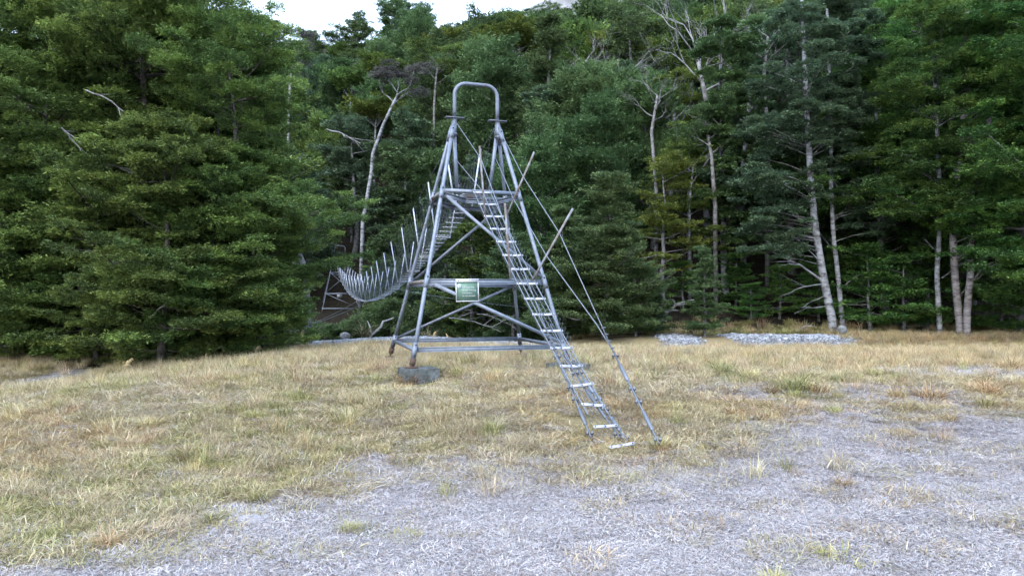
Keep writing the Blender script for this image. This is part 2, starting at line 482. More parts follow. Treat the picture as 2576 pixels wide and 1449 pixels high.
def build_tower(name, label, sign_plate):
    root = empty(name, (0, 0, 0), 0, label, 'bridge tower')
    def P(name, mb, mat, parent=root, smooth=True):
        return mb.build(name, M[mat], parent, smooth)
    for su in (-1, 1):
        for sv in (-1, 1):
            p = [leg_at(su, sv, t) for t in np.linspace(-0.035, 0.97, 6)]
            leg = P('leg', MB().tube(p, 0.0315 if sv < 0 else 0.029, 12), 'steel' if sv < 0 or su < 0 else 'steel_old')
            for tt in (0.0, T_MID, T_PLAT, 0.93):
                a, b = leg_at(su, sv, tt - 0.028), leg_at(su, sv, tt + 0.028)
                P('sleeve', MB().tube([a, b], 0.038, 12), 'steel', leg)
                for k in (-0.02, 0.02):
                    q = leg_at(su, sv, tt + k)
                    P('bolt', MB().tube([q + (0, -0.04, 0), q + (0, -0.056, 0)], 0.012, 6), 'bolt', leg)
            # adjustable foot: rusty nut, threaded rod, round plate
            a = leg_at(su, sv, -0.035); b = leg_at(su, sv, -0.058); c = leg_at(su, sv, -0.075)
            zb = {(-1, -1): 0.605, (1, -1): 0.60, (-1, 1): 0.565, (1, 1): 0.56}[(su, sv)]
            c[2] = zb
            ft = P('foot', MB().tube([a, b], [0.046, 0.042], 12).tube([b + (0, 0, .002), b - (0, 0, 0.018)], 0.03, 8), 'rust', leg)
            P('threaded_rod', MB().tube([b, c], 0.017, 8), 'rust', leg)
            P('foot_plate', MB().tube([c + (0, 0, 0.0), c + (0, 0, 0.018)], 0.10, 16), 'rust', leg)
        # head of the side: cap plates, splice sleeve
        top = np.array([su * 0.357, -0.16, 4.49])
        P('head_joint', MB().tube([top + (su * 0.03, -0.03, -0.30), top], [0.052, 0.040], 10).tube([top + (0, 0.05, -0.28), top], [0.040, 0.034], 10), 'steel')
        P('saddle_plate', MB().bar(top + (-0.15, 0, 0.0), top + (0.15, 0, 0.0), 0.12, 0.014), 'steel_old')
        P('clamp', MB().tube([top + (su * 0.02, -0.02, -0.28), top + (su * 0.02, -0.02, -0.25)], 0.062, 12), 'steel_old')
        # inner post down to the platform
        P('inner_post', MB().tube([top + (0, 0.03, -0.2), np.array([su * 0.27, 0.02, 3.29])], 0.031, 10), 'steel')
        # cross tubes joining front and back legs
        for tt, mt in ((0.0, 'steel_old'), (T_MID, 'rust_pole'), (T_PLAT, 'rust_pole')):
            P('side_tube', MB().tube([leg_at(su, -1, tt), leg_at(su, 1, tt)], 0.030, 10), mt)
    # hoop
    pts = []
    r = 0.19; zt = 5.06; hw = 0.357
    pts.append((-hw, -0.16, 4.46)); pts.append((-hw, -0.16, 4.7))
    for k in range(9):
        a = PI - k * PI / 16
        pts.append((-hw + r + r * math.cos(a), -0.16, zt - r + r * math.sin(a)))
    for k in range(9):
        a = PI / 2 - k * PI / 16
        pts.append((hw - r + r * math.cos(a), -0.16, zt - r + r * math.sin(a)))
    pts.append((hw, -0.16, 4.7)); pts.append((hw, -0.16, 4.46))
    hoop = P('hoop', MB().tube(pts, 0.031, 12), 'steel_old')
    for sx in (-1, 1):
        P('bolt', MB().tube([(sx * hw, -0.19, 4.56), (sx * hw, -0.206, 4.56)], 0.011, 6), 'bolt', hoop)
    # straight channel beams: an upright web with two flanges
    def channel(p0, p1, h, inward, mat='beam'):
        p0, p1 = np.array(p0), np.array(p1)
        mb = MB()
        mb.bar(p0, p1, 0.008, h)
        for s in (-1, 1):
            o = np.array([0, inward * 0.014, s * (h / 2 - 0.004)])
            mb.bar(p0 + o, p1 + o, 0.022, 0.008)
        return P('beam', mb, mat, root, False)
    def lead(tt, sv, k=0.03):
        a, b = leg_at(-1, sv, tt), leg_at(1, sv, tt)
        d = (b - a) / np.linalg.norm(b - a)
        return a + d * k, b - d * k
    a, b = lead(0.0, -1); channel(a + (0, 0.02, 0), b + (0, 0.02, 0), 0.07, -1)
    a, b = lead(0.0, 1); channel(a, b, 0.07, -1, 'steel')
    a, b = lead(T_MID, -1); channel(a + (0, .01, 0), b + (0, .01, 0), 0.080, -1)
    a, b = lead(T_MID, 1); channel(a + (0, .01, -0.02), b + (0, .01, -0.02), 0.075, -1, 'steel')
    # platform: round front tube, shallow V beams of bent channel
    a, b = lead(T_PLAT, -1, 0.02)
    P('platform_tube', MB().tube([a + (0, 0, 0.03), b + (0, 0, 0.03)], 0.034, 12), 'steel')
    for sv, dz, mt in ((-1, -0.03, 'steel'), (1, -0.05, 'steel_old')):
        a, b = leg_at(-1, sv, T_PLAT), leg_at(1, sv, T_PLAT)
        m1 = a + (b - a) * 0.30 + (0, 0, dz - 0.09); m2 = a + (b - a) * 0.70 + (0, 0, dz - 0.09)
        a = a + (0.03, 0.01, dz); b = b + (-0.03, 0.01, dz)
        mb = MB()
        for p, q in ((a, m1), (m1, m2), (m2, b)):
            mb.bar(p, q, 0.008, 0.075)
            mb.bar(p + (0, -0.022, 0.034), q + (0, -0.022, 0.034), 0.04, 0.008)
            mb.bar(p + (0, -0.022, -0.034), q + (0, -0.022, -0.034), 0.04, 0.008)
        P('bent_beam', mb, mt, root, False)
    P('crossbar', MB().bar((-0.62, 0.05, 3.245), (0.62, 0.05, 3.245), 0.09, 0.05), 'steel_old', root, False)
    for k in range(5):
        P('platform_plank', MB().bar((-0.2, -0.40 + k * 0.16, 3.285), (0.2, -0.40 + k * 0.16, 3.285), 0.11, 0.02), 'alu', root, False)
    # single diagonal flats, two on each of the front and back faces
    def brace(p, q, off, mat='steel', w=0.05):
        P('brace', MB().bar(p + off, q + off, 0.008, w, (0, 0, 1)), mat, root, False)
    o = np.array([0, -0.035, 0.0])
    brace(leg_at(-1, -1, T_PLAT) + (0.07, 0, -0.06), leg_at(1, -1, T_MID) + (-0.06, 0, 0.07), o)
    brace(leg_at(-1, -1, T_MID) + (0.12, 0, -0.05), leg_at(1, -1, 0.0) + (-0.06, 0, 0.07), o, 'steel', 0.055)
    brace(leg_at(1, 1, T_PLAT) + (-0.1, 0, -0.10), leg_at(-1, 1, T_MID) + (0.05, 0, 0.03), -o, 'steel_old', 0.045)
    brace(leg_at(1, 1, T_MID) + (-0.05, 0, -0.05), leg_at(-1, 1, 0.0) + (0.06, 0, 0.05), -o, 'steel_old', 0.045)
    return root
tower = build_tower('bridge_tower', 'near grey steel pyramid tower with a rounded hoop on top', True)
tower.location = tuple(C0); tower.rotation_euler = (0, 0, TH)
def TW(u, v, z): return C0 + U * u + Vv * v + np.array([0, 0, z])
LB = 37.0                                   # span between the towers
def copy_thing(root, loc, rz, label=None, scale=None):
    c = root.copy(); S.collection.objects.link(c)
    c.location = loc; c.rotation_euler = (0, 0, rz)
    if label: c['label'] = label
    if scale is not None: c.scale = scale
    for ch in root.children:
        d = ch.copy(); S.collection.objects.link(d); d.parent = c
        for g in ch.children:
            e = g.copy(); S.collection.objects.link(e); e.parent = d
    return c
FARC = C0 + Vv * LB
tower2 = copy_thing(tower, (FARC[0], FARC[1], 0.06), TH + PI, 'small distant steel tower with a thin hoop at the dark far end of the footbridge')
for o_ in (tower, tower2): o_['group'] = 'towers of the footbridge'

# signs hang on the towers and are their own things
def build_sign():
    s = empty('sign', (0, 0, 0), 0, 'green safe load sign with white lettering and frame on the near tower', 'sign')
    MB().box((0, 0, -0.15), (0.335, 0.008, 0.29)).build('panel', M['signgreen'], s)
    f = MB()
    f.box((0, -0.008, 0.012), (0.35, 0.016, 0.024)); f.box((0, -0.012, -0.014), (0.345, 0.016, 0.02))
    f.box((-0.168, -0.008, -0.163), (0.014, 0.016, 0.276)); f.box((0.168, -0.008, -0.163), (0.014, 0.016, 0.276))
    f.box((0, -0.008, -0.308), (0.35, 0.016, 0.013))
    f.build('frame', M['signwhite'], s)
    MB().box((-0.118, -0.0062, -0.085), (0.062, 0.004, 0.066)).build('emblem_panel', M['signpale'], s)
    # small leaf-like mark on the pale square
    raw = raw_mesh('emblem', [(-0.124, -0.0095, -0.10), (-0.112, -0.0095, -0.088), (-0.112, -0.0095, -0.068), (-0.122, -0.0095, -0.083)], [(0, 1, 2, 3)], None, M['signgreen'])
    link(bpy.data.objects.new('emblem', raw), s)
    for x, z in ((-0.135, -0.003), (0.135, -0.003), (-0.14, -0.29), (0.14, -0.29)):
        MB().tube([(x, -0.012, z), (x, -0.026, z)], 0.006, 6).build('bolt', M['bolt'], s)
    dg = bpy.context.evaluated_depsgraph_get()
    for i, line in enumerate(('Safe load limit', 'on this crossing', 'one person', 'do not exceed')):
        cu = bpy.data.curves.new('lettering', 'FONT')
        cu.body = line; cu.size = 0.033; cu.extrude = 0.0006
        to = bpy.data.objects.new('lettering_source', cu)
        S.collection.objects.link(to)
        bpy.context.view_layer.update()
        me = bpy.data.meshes.new_from_object(to.evaluated_get(bpy.context.evaluated_depsgraph_get()))
        bpy.data.objects.remove(to); bpy.data.curves.remove(cu)
        me.name = 'lettering'; me.materials.clear(); me.materials.append(M['signwhite'])
        lo = link(bpy.data.objects.new('lettering', me), s)
        lo.location = (-0.077, -0.0066, -0.112 - i * 0.042); lo.rotation_euler = (PI / 2, 0, 0)
        w_ = max(v.co.x for v in me.vertices)
        lo.scale = (min(1.0, 0.225 / w_), 1, 1)
    return s
sign = build_sign()
pm = TW(-0.345, leg_at(-1, -1, T_MID)[1] - 0.125, 1.862)
sign.location = tuple(pm); sign.rotation_euler = (0, math.radians(-1.5), TH - 0.02)
s2 = empty('sign_plate', (0, 0, 0), 0, 'blank grey plate on the distant tower', 'sign')
MB().box((0, 0, -0.13), (0.34, 0.01, 0.30)).build('panel', M['signgrey'], s2)
MB().box((0, 0.012, 0.03), (0.36, 0.01, 0.03)).build('bracket', M['steel_old'], s2)
s2.location = tuple(TW(-0.05, LB + leg_at(-1, -1, T_MID)[1] + 0.12, 1.91)); s2.rotation_euler = (0, 0, TH)

# concrete footings
def block(px_uv, size, zt, h, label, rz, seed):
    rng = np.random.default_rng(seed)
    e = TW(px_uv[0], px_uv[1], 0)
    n = 7
    # rough-cast block: a subdivided box with knocked corners
    g = np.linspace(-1, 1, n)
    V = []; Q = []
    def face(fn):
        b0 = len(V)
        for a in g:
            for b in g: V.append(fn(a, b))
        for i in range(n - 1):
            for j in range(n - 1):
                k = b0 + i * n + j
                Q.append((k, k + n, k + n + 1, k + 1))
    face(lambda a, b: (a, b, 1)); face(lambda a, b: (a, -1, b)); face(lambda a, b: (-a, 1, b))
    face(lambda a, b: (1, a, b)); face(lambda a, b: (-1, -a, b))
    V = np.array(V, float)
    key = np.round(V * 100).astype(int)
    jit = np.sin(key @ np.array([12.98, 78.2, 37.7]) + seed)[:, None] * np.cos(key @ np.array([[3.1, 7.7, 1.3], [5.1, 2.3, 9.1], [8.3, 4.4, 6.6]]) + seed)
    V = V * (np.array(size) / 2)[None, :] if len(size) == 3 else V
    V[:, 2] = V[:, 2] - h / 2
    V = V + jit * 0.005
    o = bpy.data.objects.new('concrete_footing', raw_mesh('concrete_footing', V, Q, None, M['concrete']))
    link(o); o.location = (e[0], e[1], zt); o.rotation_euler = (0, 0, rz)
    tag(o, label, 'concrete block')
    return o
block((-1.10, -1.16), (0.50, 0.42, 0.42), 0.605, 0.42, 'thick mossy concrete block under the left front foot of the near tower', TH + 0.10, 1)
block((1.20, -1.16), (0.54, 0.44, 0.42), 0.60, 0.42, 'concrete block behind the rope ladder under the right front tower foot', TH + 0.15, 2)
block((-1.12, 1.12), (0.60, 0.52, 0.28), 0.565, 0.28, 'low concrete slab in the grass under the left rear tower foot', TH, 3)
block((1.13, 1.12), (0.60, 0.52, 0.28), 0.56, 0.28, 'low concrete slab in the grass under the right rear tower foot', TH, 4)

# ------------------------------------------------------------------ suspended walkway
bridge = empty('suspension_footbridge', tuple(C0), TH, 'narrow wire and aluminium swing bridge sagging away towards the far bank', 'footbridge')
ZD = 3.28
def deck_z(v): 
    s = v / LB
    return ZD - 1.80 * (1 - (1 - 2 * s) ** 2)
NB = 21
sp = (LB - 0.72 * 2 + 0.35) / (NB - 1)
frames_v = [0.72 + 1.815 * i for i in range(20)]
WB, WT, HP = 0.137, 0.312, 1.07
fm = MB()
fm.tube([(-WT, 0, HP), (-WB, 0, 0)], 0.0125, 6).tube([(WB, 0, 0), (WT, 0, HP)], 0.0125, 6)
post_l = MB().tube([(-WT, 0, HP), (-WB - 0.01, 0, 0.0)], 0.0145, 8).mesh('post', M['alu'], True)
post_r = MB().tube([(WT, 0, HP), (WB + 0.01, 0, 0.0)], 0.0145, 8).mesh('post', M['alu'], True)
base_m = MB().bar((-WB - 0.02, 0, -0.012), (WB + 0.02, 0, -0.012), 0.035, 0.022).mesh('frame', M['alu'])
rngb = np.random.default_rng(2)
for v in frames_v:
    f = link(bpy.data.objects.new('frame', base_m), bridge); f.location = (0, v, deck_z(v)); f.rotation_euler = (rngb.normal(0, 0.02), rngb.normal(0, 0.015), rngb.normal(0, 0.03))
    for m_ in (post_l, post_r):
        p = link(bpy.data.objects.new('post', m_), f)
tread_m = MB().bar((-WB, 0, 0.006), (WB, 0, 0.006), 0.045, 0.012).mesh('tread', M['rung'])
v = 0.35
while v < LB - 0.3:
    if min(abs(v - fv) for fv in frames_v) > 0.05:
        o = link(bpy.data.objects.new('tread', tread_m), bridge)
        o.location = (0, v, deck_z(v)); o.rotation_euler = (rngb.normal(0, 0.05), rngb.normal(0, 0.02), rngb.normal(0, 0.03))
    v += 0.303
vs = np.linspace(0, LB, 90)
for u in (-0.11, -0.04, 0.04, 0.11):
    MB().tube([(u, v, deck_z(v) - 0.012) for v in vs], 0.0045, 4).build('deck_cable', M['wire'], bridge)
def side(v, h):
    """half width and height of the side net at relative height h (0..1)"""
    e = np.clip(min(v, LB - v) / 0.72, 0, 1)
    top = 4.42 + (deck_z(frames_v[0]) + HP - 4.42) * e if e < 1 else deck_z(v) + HP
    z0 = deck_z(v)
    return WB + (WT - WB) * h + (0.357 - WT) * h * (1 - e), z0 + (top - z0) * h
for s in (-1, 1):
    MB().tube([(s * side(v, 1.0)[0], v, side(v, 0.985)[1]) for v in np.concatenate([[0, .3], frames_v, [LB - .3, LB]])], 0.006, 5).build('hand_cable', M['wire'], bridge)
    MB().tube([(s * side(v, 0.5)[0], v, side(v, 0.5)[1]) for v in np.concatenate([[0, .3], frames_v, [LB - .3, LB]])], 0.0035, 4).build('mid_cable', M['wire'], bridge)
    mb = MB()
    # wavy net wires from deck to hand cable
    for v in np.arange(0.15, LB - 0.1, 0.16):
        ph = rngb.uniform(0, 6.3); lean = rngb.normal(0, 0.05)
        pts = []
        top = rngb.uniform(0.72, 0.97)
        for h in np.linspace(0.0, top, 6):
            w_, z_ = side(v, h)
            pts.append((s * (w_ + 0.01 * math.sin(9 * h + ph)), v + 0.035 * math.sin(7 * h + ph) + lean * h, z_))
        mb.tube(pts, 0.0026, 3, False)
    for h in (0.2, 0.35, 0.66, 0.8):
        pts = [(s * side(v, h)[0], v + 0, side(v, h)[1] + 0.02 * math.sin(v * 5 + h * 9)) for v in np.arange(0.1, LB, 0.35)]
        mb.tube(pts, 0.0022, 3, False)
    o = mb.build('side_net', M['net'], bridge); o['kind'] = 'stuff'

# storm guys anchoring the walkway sideways
def cable(name, label, pts, r, cat='cable', mat='wire', n=6, group=None):
    o = MB().tube(pts, r, n).build(name, M[mat], None, True)
    return tag(o, label, cat, group)
def sagline(a, b, sag, n=14):
    a, b = np.array(a), np.array(b)
    return [a + (b - a) * t - np.array([0, 0, sag * 4 * t * (1 - t)]) for t in np.linspace(0, 1, n)]
def DK(v, u=0): return TW(u, v, deck_z(v) - 0.02)
pR = DK(frames_v[5], WB)
gR = at(1640, 24.5)
cable('guy_wire', 'thin storm guy running right from the walkway behind the tower legs', sagline(pR, gR, 0.25), 0.005)
for i, (fi, q) in enumerate(((11, (690, 36)), (8, (660, 34.5)))):
    g_ = at(q[0], q[1])
    cable('guy_wire', ('upper' if i == 0 else 'lower') + ' thin storm guy running left from the low part of the walkway', sagline(DK(frames_v[fi], -WB), (g_[0], g_[1], g_[2] + 0.5), 0.2), 0.007)

# ------------------------------------------------------------------ access ladder
LT = np.array([-0.455, 10.80, 3.24]); LBt = np.array([1.035, 6.76, 0.145])
def LP(t, w=0.0, h=0.0):
    p = LT + (LBt - LT) * t
    p[2] -= 0.10 * 4 * t * (1 - t)
    d = (LBt - LT); d[2] = 0; d /= np.linalg.norm(d)
    a = np.array([math.cos(0.19), math.sin(0.19), 0.0])          # to the right as seen from the camera
    return p + a * w + np.array([0, 0, h])
ladder = empty('rope_ladder', (0, 0, 0), 0, 'steep net ladder with white metal rungs rising from the grass to the tower platform', 'ladder')
rr = np.random.default_rng(11)
def lw(t): return 0.15 - 0.024 * t
for i in range(0, 17):
    t = i / 16.0
    tl = 0; yaw = 0
    if i >= 13: tl = (0.012, -0.012, 0.004, 0.016)[i - 13]
    a, b, c = LP(t + yaw * 0.3, -lw(t), -tl), LP(t, 0, -0.004), LP(t - yaw * 0.3, lw(t), tl)
    if i == 16: 
        a, b, c = a + (0.03, 0, 0.03), b + (0.03, 0, 0.03), c + (0.03, 0, 0.03)
    mb = MB(); mb.bar(a, b, 0.031, 0.012, (0.2, -0.75, 0.65)); mb.bar(b, c, 0.031, 0.012, (0.2, -0.75, 0.65))
    r_ = mb.build('rung', M['rung'], ladder)
    for q in (a + (b - a) * 0.15, b, c + (b - c) * 0.15):
        MB().tube([q + (0, -0.004, 0.004), q + (0, -0.014, 0.010)], 0.0055, 6).build('bolt', M['bolt'], r_)
ts = np.linspace(-0.02, 0.90, 24)
for u in (-0.85, -0.4, 0.0, 0.4, 0.85):
    MB().tube([LP(t, u * lw(t), -0.012) for t in ts], 0.0085 if abs(u) > 0.5 else 0.0032, 5).build('ladder_cable', M['wire'], ladder)
# chain-link net under the rungs and folded up at the sides
mb = MB()
ncol = 9; nrow = 110
def NP(i, j):
    t = -0.02 + i / nrow * 0.97
    q = (j / ncol) * 2 - 1
    e = lw(t) * 1.25
    up = 0.055 * max(0, abs(q) - 0.72) / 0.28
    return LP(t, q * e, -0.02 + up + 0.008 * math.sin(i * 1.7 + j * 2.3))
for i in range(nrow):
    for j in range(ncol):
        if (i + j) % 2 == 0:
            mb.tube([NP(i, j), NP(i + 1, j + 1)], 0.0017, 3, False)
        else:
            mb.tube([NP(i, j + 1), NP(i + 1, j)], 0.0017, 3, False)
o = mb.build('ladder_net', M['net'], ladder); o['kind'] = 'stuff'
# hand line spreaders: two pairs of poles standing on the ladder
PX = [((1344, 382), (1274, 544), 10.30, 10.35), ((1206, 367), (1222, 562), 10.45, 10.30), ((1441, 525), (1340, 705), 9.15, 9.05), ((1270, 512), (1284, 703), 9.05, 8.95)]
LBL = ['leaning rust-streaked pole on the right of the ladder near the platform', 'thin brown pole on the left of the ladder crossing the platform beam',
       'leaning rust-streaked pole on the right half way down the ladder', 'brown pole on the left half way down the ladder in line with a tower leg']
poles = []
for (tp, bt, dt, db), lb in zip(PX, LBL):
    a = np.array(at(tp[0], dt, tp[1])); b = np.array(at(bt[0], db, bt[1]))
    o = MB().tube([a, b], 0.0155, 8).build('spreader_pole', M['rust_pole'], ladder, True)
    o['label'] = lb
    poles.append((a, b))
def on(pole, f): a, b = poles[pole]; return a + (b - a) * f
def turnbuckle(mbs, p, q):
    """rod, two screw ends and shackles between p and q"""
    p, q = np.array(p), np.array(q)
    L = lambda f: p + (q - p) * f
    mbs['body'].tube([L(0.28), L(0.30), L(0.70), L(0.72)], [0.010, 0.021, 0.021, 0.010], 10)
    mbs['rod'].tube([L(0.10), L(0.90)], 0.0085, 6)
    for f in (0.04, 0.94):
        c = L(f)
        mbs['shackle'].tube([c + (0.024, 0, 0.03), c + (0.026, 0, -0.03)], 0.008, 6).tube([c + (-0.024, 0, 0.03), c + (-0.026, 0, -0.03)], 0.008, 6)
        mbs['bolt'].tube([c + (-0.04, 0, 0.0), c + (0.04, 0, 0.0)], 0.009, 6)
def grips(mb, p, q, n):
    p, q = np.array(p), np.array(q)
    for i in range(n):
        c = p + (q - p) * (i + 0.5) / n
        mb.box(c, (0.028, 0.022, 0.022)); mb.tube([c + (-0.012, -0.02, 0.012), c + (0.03, -0.02, 0.012)], 0.006, 5)
def stay(label, top_lines, knot, anchor, n_tb, parent_name='stay_cable', extra=0):
    root = empty(parent_name, tuple(anchor), 0, label, 'cable')
    off = -np.array(anchor)
    def bld(name, mb, mat):
        o = mb.build(name, M[mat], root, True); o.location = tuple(off)
    for pl in top_lines:
        bld('wire_rope', MB().tube(pl, 0.0062, 6), 'wire')
    k, a = np.array(knot), np.array(anchor)
    for j in range(n_tb):
        f0, f1 = j / n_tb, (j + 1) / n_tb
        mbs = {n: MB() for n in ('body', 'rod', 'shackle', 'bolt')}
        turnbuckle(mbs, k + (a - k) * (f0 + 0.03), k + (a - k) * (f1 - 0.06 if j < n_tb - 1 else 0.92))
        bld('turnbuckle', mbs['body'], 'steel_old'); bld('screw_rod', mbs['rod'], 'rust'); bld('shackle', mbs['shackle'], 'steel'); bld('bolt', mbs['bolt'], 'bolt')
    bld('tie_rod', MB().tube([k, a], 0.0105, 6), 'steel_old')
    g = MB(); up = top_lines[0][-2]
    grips(g, np.array(up) + (k - np.array(up)) * 0.80, k, 4)
    bld('wire_grip', g, 'steel_old')
    bld('anchor_rod', MB().tube([k + (a - k) * 0.93, a, a + (a - k) / np.linalg.norm(a - k) * 0.15], 0.011, 6), 'rust')
    return root
apexL, apexR = TW(-0.357, -0.19, 4.44), TW(0.357, -0.19, 4.40)
aR = np.array(gp(1668, 1137)); kR = np.array(at(1543, 7.95, 885))
stay('right hand stay cable with two long turnbuckles ending in a grass tuft',
     [[apexR, on(0, 0.39), on(2, 0.34), kR], [TW(0.36, 0.0, 3.95), on(0, 0.74), on(2, 0.66), at(1500, 8.18, 815), kR + (0, 0, 0.0)]], kR, aR, 2)
aL = np.array(gp(1494, 1118)); kL = np.array(at(1398, 7.95, 888))
stay('left bundle of ladder anchor cables with shackles and a turnbuckle',
     [[apexL, on(1, 0.16), on(3, 0.33), kL], [TW(-0.34, 0.0, 3.9), on(1, 0.6), on(3, 0.7), kL + (0.02, 0, 0)], [LP(0.62, -lw(.6)), kL + (0.015, 0, -0.02)]], kL, aL, 2)
aM = np.array(gp(1588, 1124)); kM = np.array(at(1452, 7.75, 930))
stay('middle pair of anchor rods running down beneath the right edge of the ladder',
     [[LP(0.6, 0.1), kM], [LP(0.6, 0.02), kM + (-0.03, 0, 0)], [LP(0.7, -0.05), kM + (-0.05, 0, 0)]], kM, aM, 2)
kM2 = kM + np.array([-0.055, 0.02, 0]); aM2 = aM + np.array([-0.05, 0.06, 0])
stay('second parallel rod of the middle ladder anchor', [[LP(0.7, 0.0), kM2]], kM2, aM2, 1)
# ------------------------------------------------------------------ trees
def nrm(v): return v / (np.linalg.norm(v, axis=-1, keepdims=True) + 1e-9)

def fill_leaves(rng, pads, n_leaf, leaf, up, pal, K=9, thick=0.10):
    """pads: list of (x, y, z, R, ux, uy, tilt); feathery flat sprays made of leaf-sized triangles.
    pal = (dark, mid, light) leaf colours, varied per spray, with lit brightness painted in towards the tips"""
    P = np.array(pads)
    wgt = P[:, 3] ** 2; wgt /= wgt.sum()
    pi = rng.choice(len(P), n_leaf, p=wgt)
    p = P[pi]
    R = p[:, 3]
    k = rng.integers(0, K, n_leaf)
    hsh = np.modf(np.abs(np.sin((pi * 17.13 + k * 5.71) * 12.9898) * 43758.5453))[0]
    h2 = np.modf(hsh * 91.7)[0]
    az = k * 2 * PI / K + hsh * 1.1
    s = rng.random(n_leaf) ** 0.62
    ln = R * (0.65 + 0.5 * h2)
    outx, outy = p[:, 4], p[:, 5]
    dx, dy = np.cos(az), np.sin(az)
    # twigs bend towards the outside of the crown
    dx = dx + outx * 0.7; dy = dy + outy * 0.7
    m = np.hypot(dx, dy) + 1e-6; dx /= m; dy /= m
    lat = rng.normal(0, 1, n_leaf) * (0.05 + 0.16 * s * (1.15 - s)) * R * 1.3
    x = p[:, 0] + dx * s * ln - dy * lat
    y = p[:, 1] + dy * s * ln + dx * lat
    rise = (dx * outx + dy * outy) * p[:, 6]
    z = p[:, 2] + s * ln * (rise + up * (0.35 + 0.6 * h2)) - 0.22 * R * s * s * (1 - up) + rng.normal(0, 1, n_leaf) * thick * R
    B = np.stack([x, y, z], -1)
    sg = np.where(rng.random(n_leaf) < 0.5, -1, 1) * rng.uniform(0.3, 1.2, n_leaf)
    d = np.stack([dx * np.cos(sg) - dy * np.sin(sg), dx * np.sin(sg) + dy * np.cos(sg), rng.normal(0.12 + up * 0.7, 0.38, n_leaf)], -1)
    d = nrm(d)
    side = np.stack([-d[:, 1], d[:, 0], rng.normal(0, 0.55, n_leaf)], -1)
    side = nrm(side)
    L = leaf * rng.uniform(0.6, 1.35, n_leaf)[:, None]
    V = np.empty((n_leaf, 3, 3), np.float32)
    V[:, 0] = B - side * L * 0.27; V[:, 1] = B + side * L * 0.27; V[:, 2] = B + d * L
    mixv = np.clip(0.42 + 0.30 * np.sin(pi * 3.7 + 1.3) + 0.16 * (hsh - 0.5) + rng.normal(0, 0.15, n_leaf) + 0.42 * (s - 0.45), 0, 1)[:, None]  # leaf colour lightens outward along each twig, painting in lit tips
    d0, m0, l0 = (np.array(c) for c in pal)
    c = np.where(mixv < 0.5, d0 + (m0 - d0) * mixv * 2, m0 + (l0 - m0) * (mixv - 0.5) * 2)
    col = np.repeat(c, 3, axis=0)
    T = np.arange(n_leaf * 3).reshape(-1, 3)
    return V.reshape(-1, 3), T, col

PAL = {
 'olive': ((0.064, 0.108, 0.036), (0.112, 0.186, 0.052), (0.235, 0.335, 0.085)),
 'lush': ((0.046, 0.108, 0.034), (0.080, 0.182, 0.048), (0.175, 0.305, 0.068)),
 'grey': ((0.070, 0.120, 0.068), (0.098, 0.160, 0.088), (0.145, 0.220, 0.115)),
 'dull': ((0.066, 0.112, 0.046), (0.098, 0.162, 0.062), (0.155, 0.235, 0.088)),
 'yellow': ((0.078, 0.120, 0.028), (0.138, 0.198, 0.042), (0.235, 0.290, 0.060)),
 'pale': ((0.070, 0.128, 0.054), (0.108, 0.188, 0.074), (0.172, 0.270, 0.105)),
 'dark': ((0.018, 0.036, 0.016), (0.032, 0.062, 0.024), (0.055, 0.095, 0.035)),
 'twig': ((0.085, 0.085, 0.070), (0.130, 0.125, 0.110), (0.170, 0.160, 0.145)),
}
def crown_radius(style, f):
    """relative crown radius at relative height f"""
    if style == 'layer': return (0.72 + 0.35 * math.sin(f * 9.0)) * (1 - 0.72 * max(0, f - 0.45) / 0.55) * (0.75 + 0.6 * min(1, f * 3)) * 0.9
    if style == 'cone': return (1 - f ** 1.35) ** 0.95 * (0.88 + 0.12 * math.sin(f * 23)) + 0.06
    if style == 'round': return math.sqrt(max(0.02, 1 - (2 * f - 0.9) ** 2)) * 0.95
    if style == 'umbrella': return 1.0 - 0.45 * f
    return 1.0

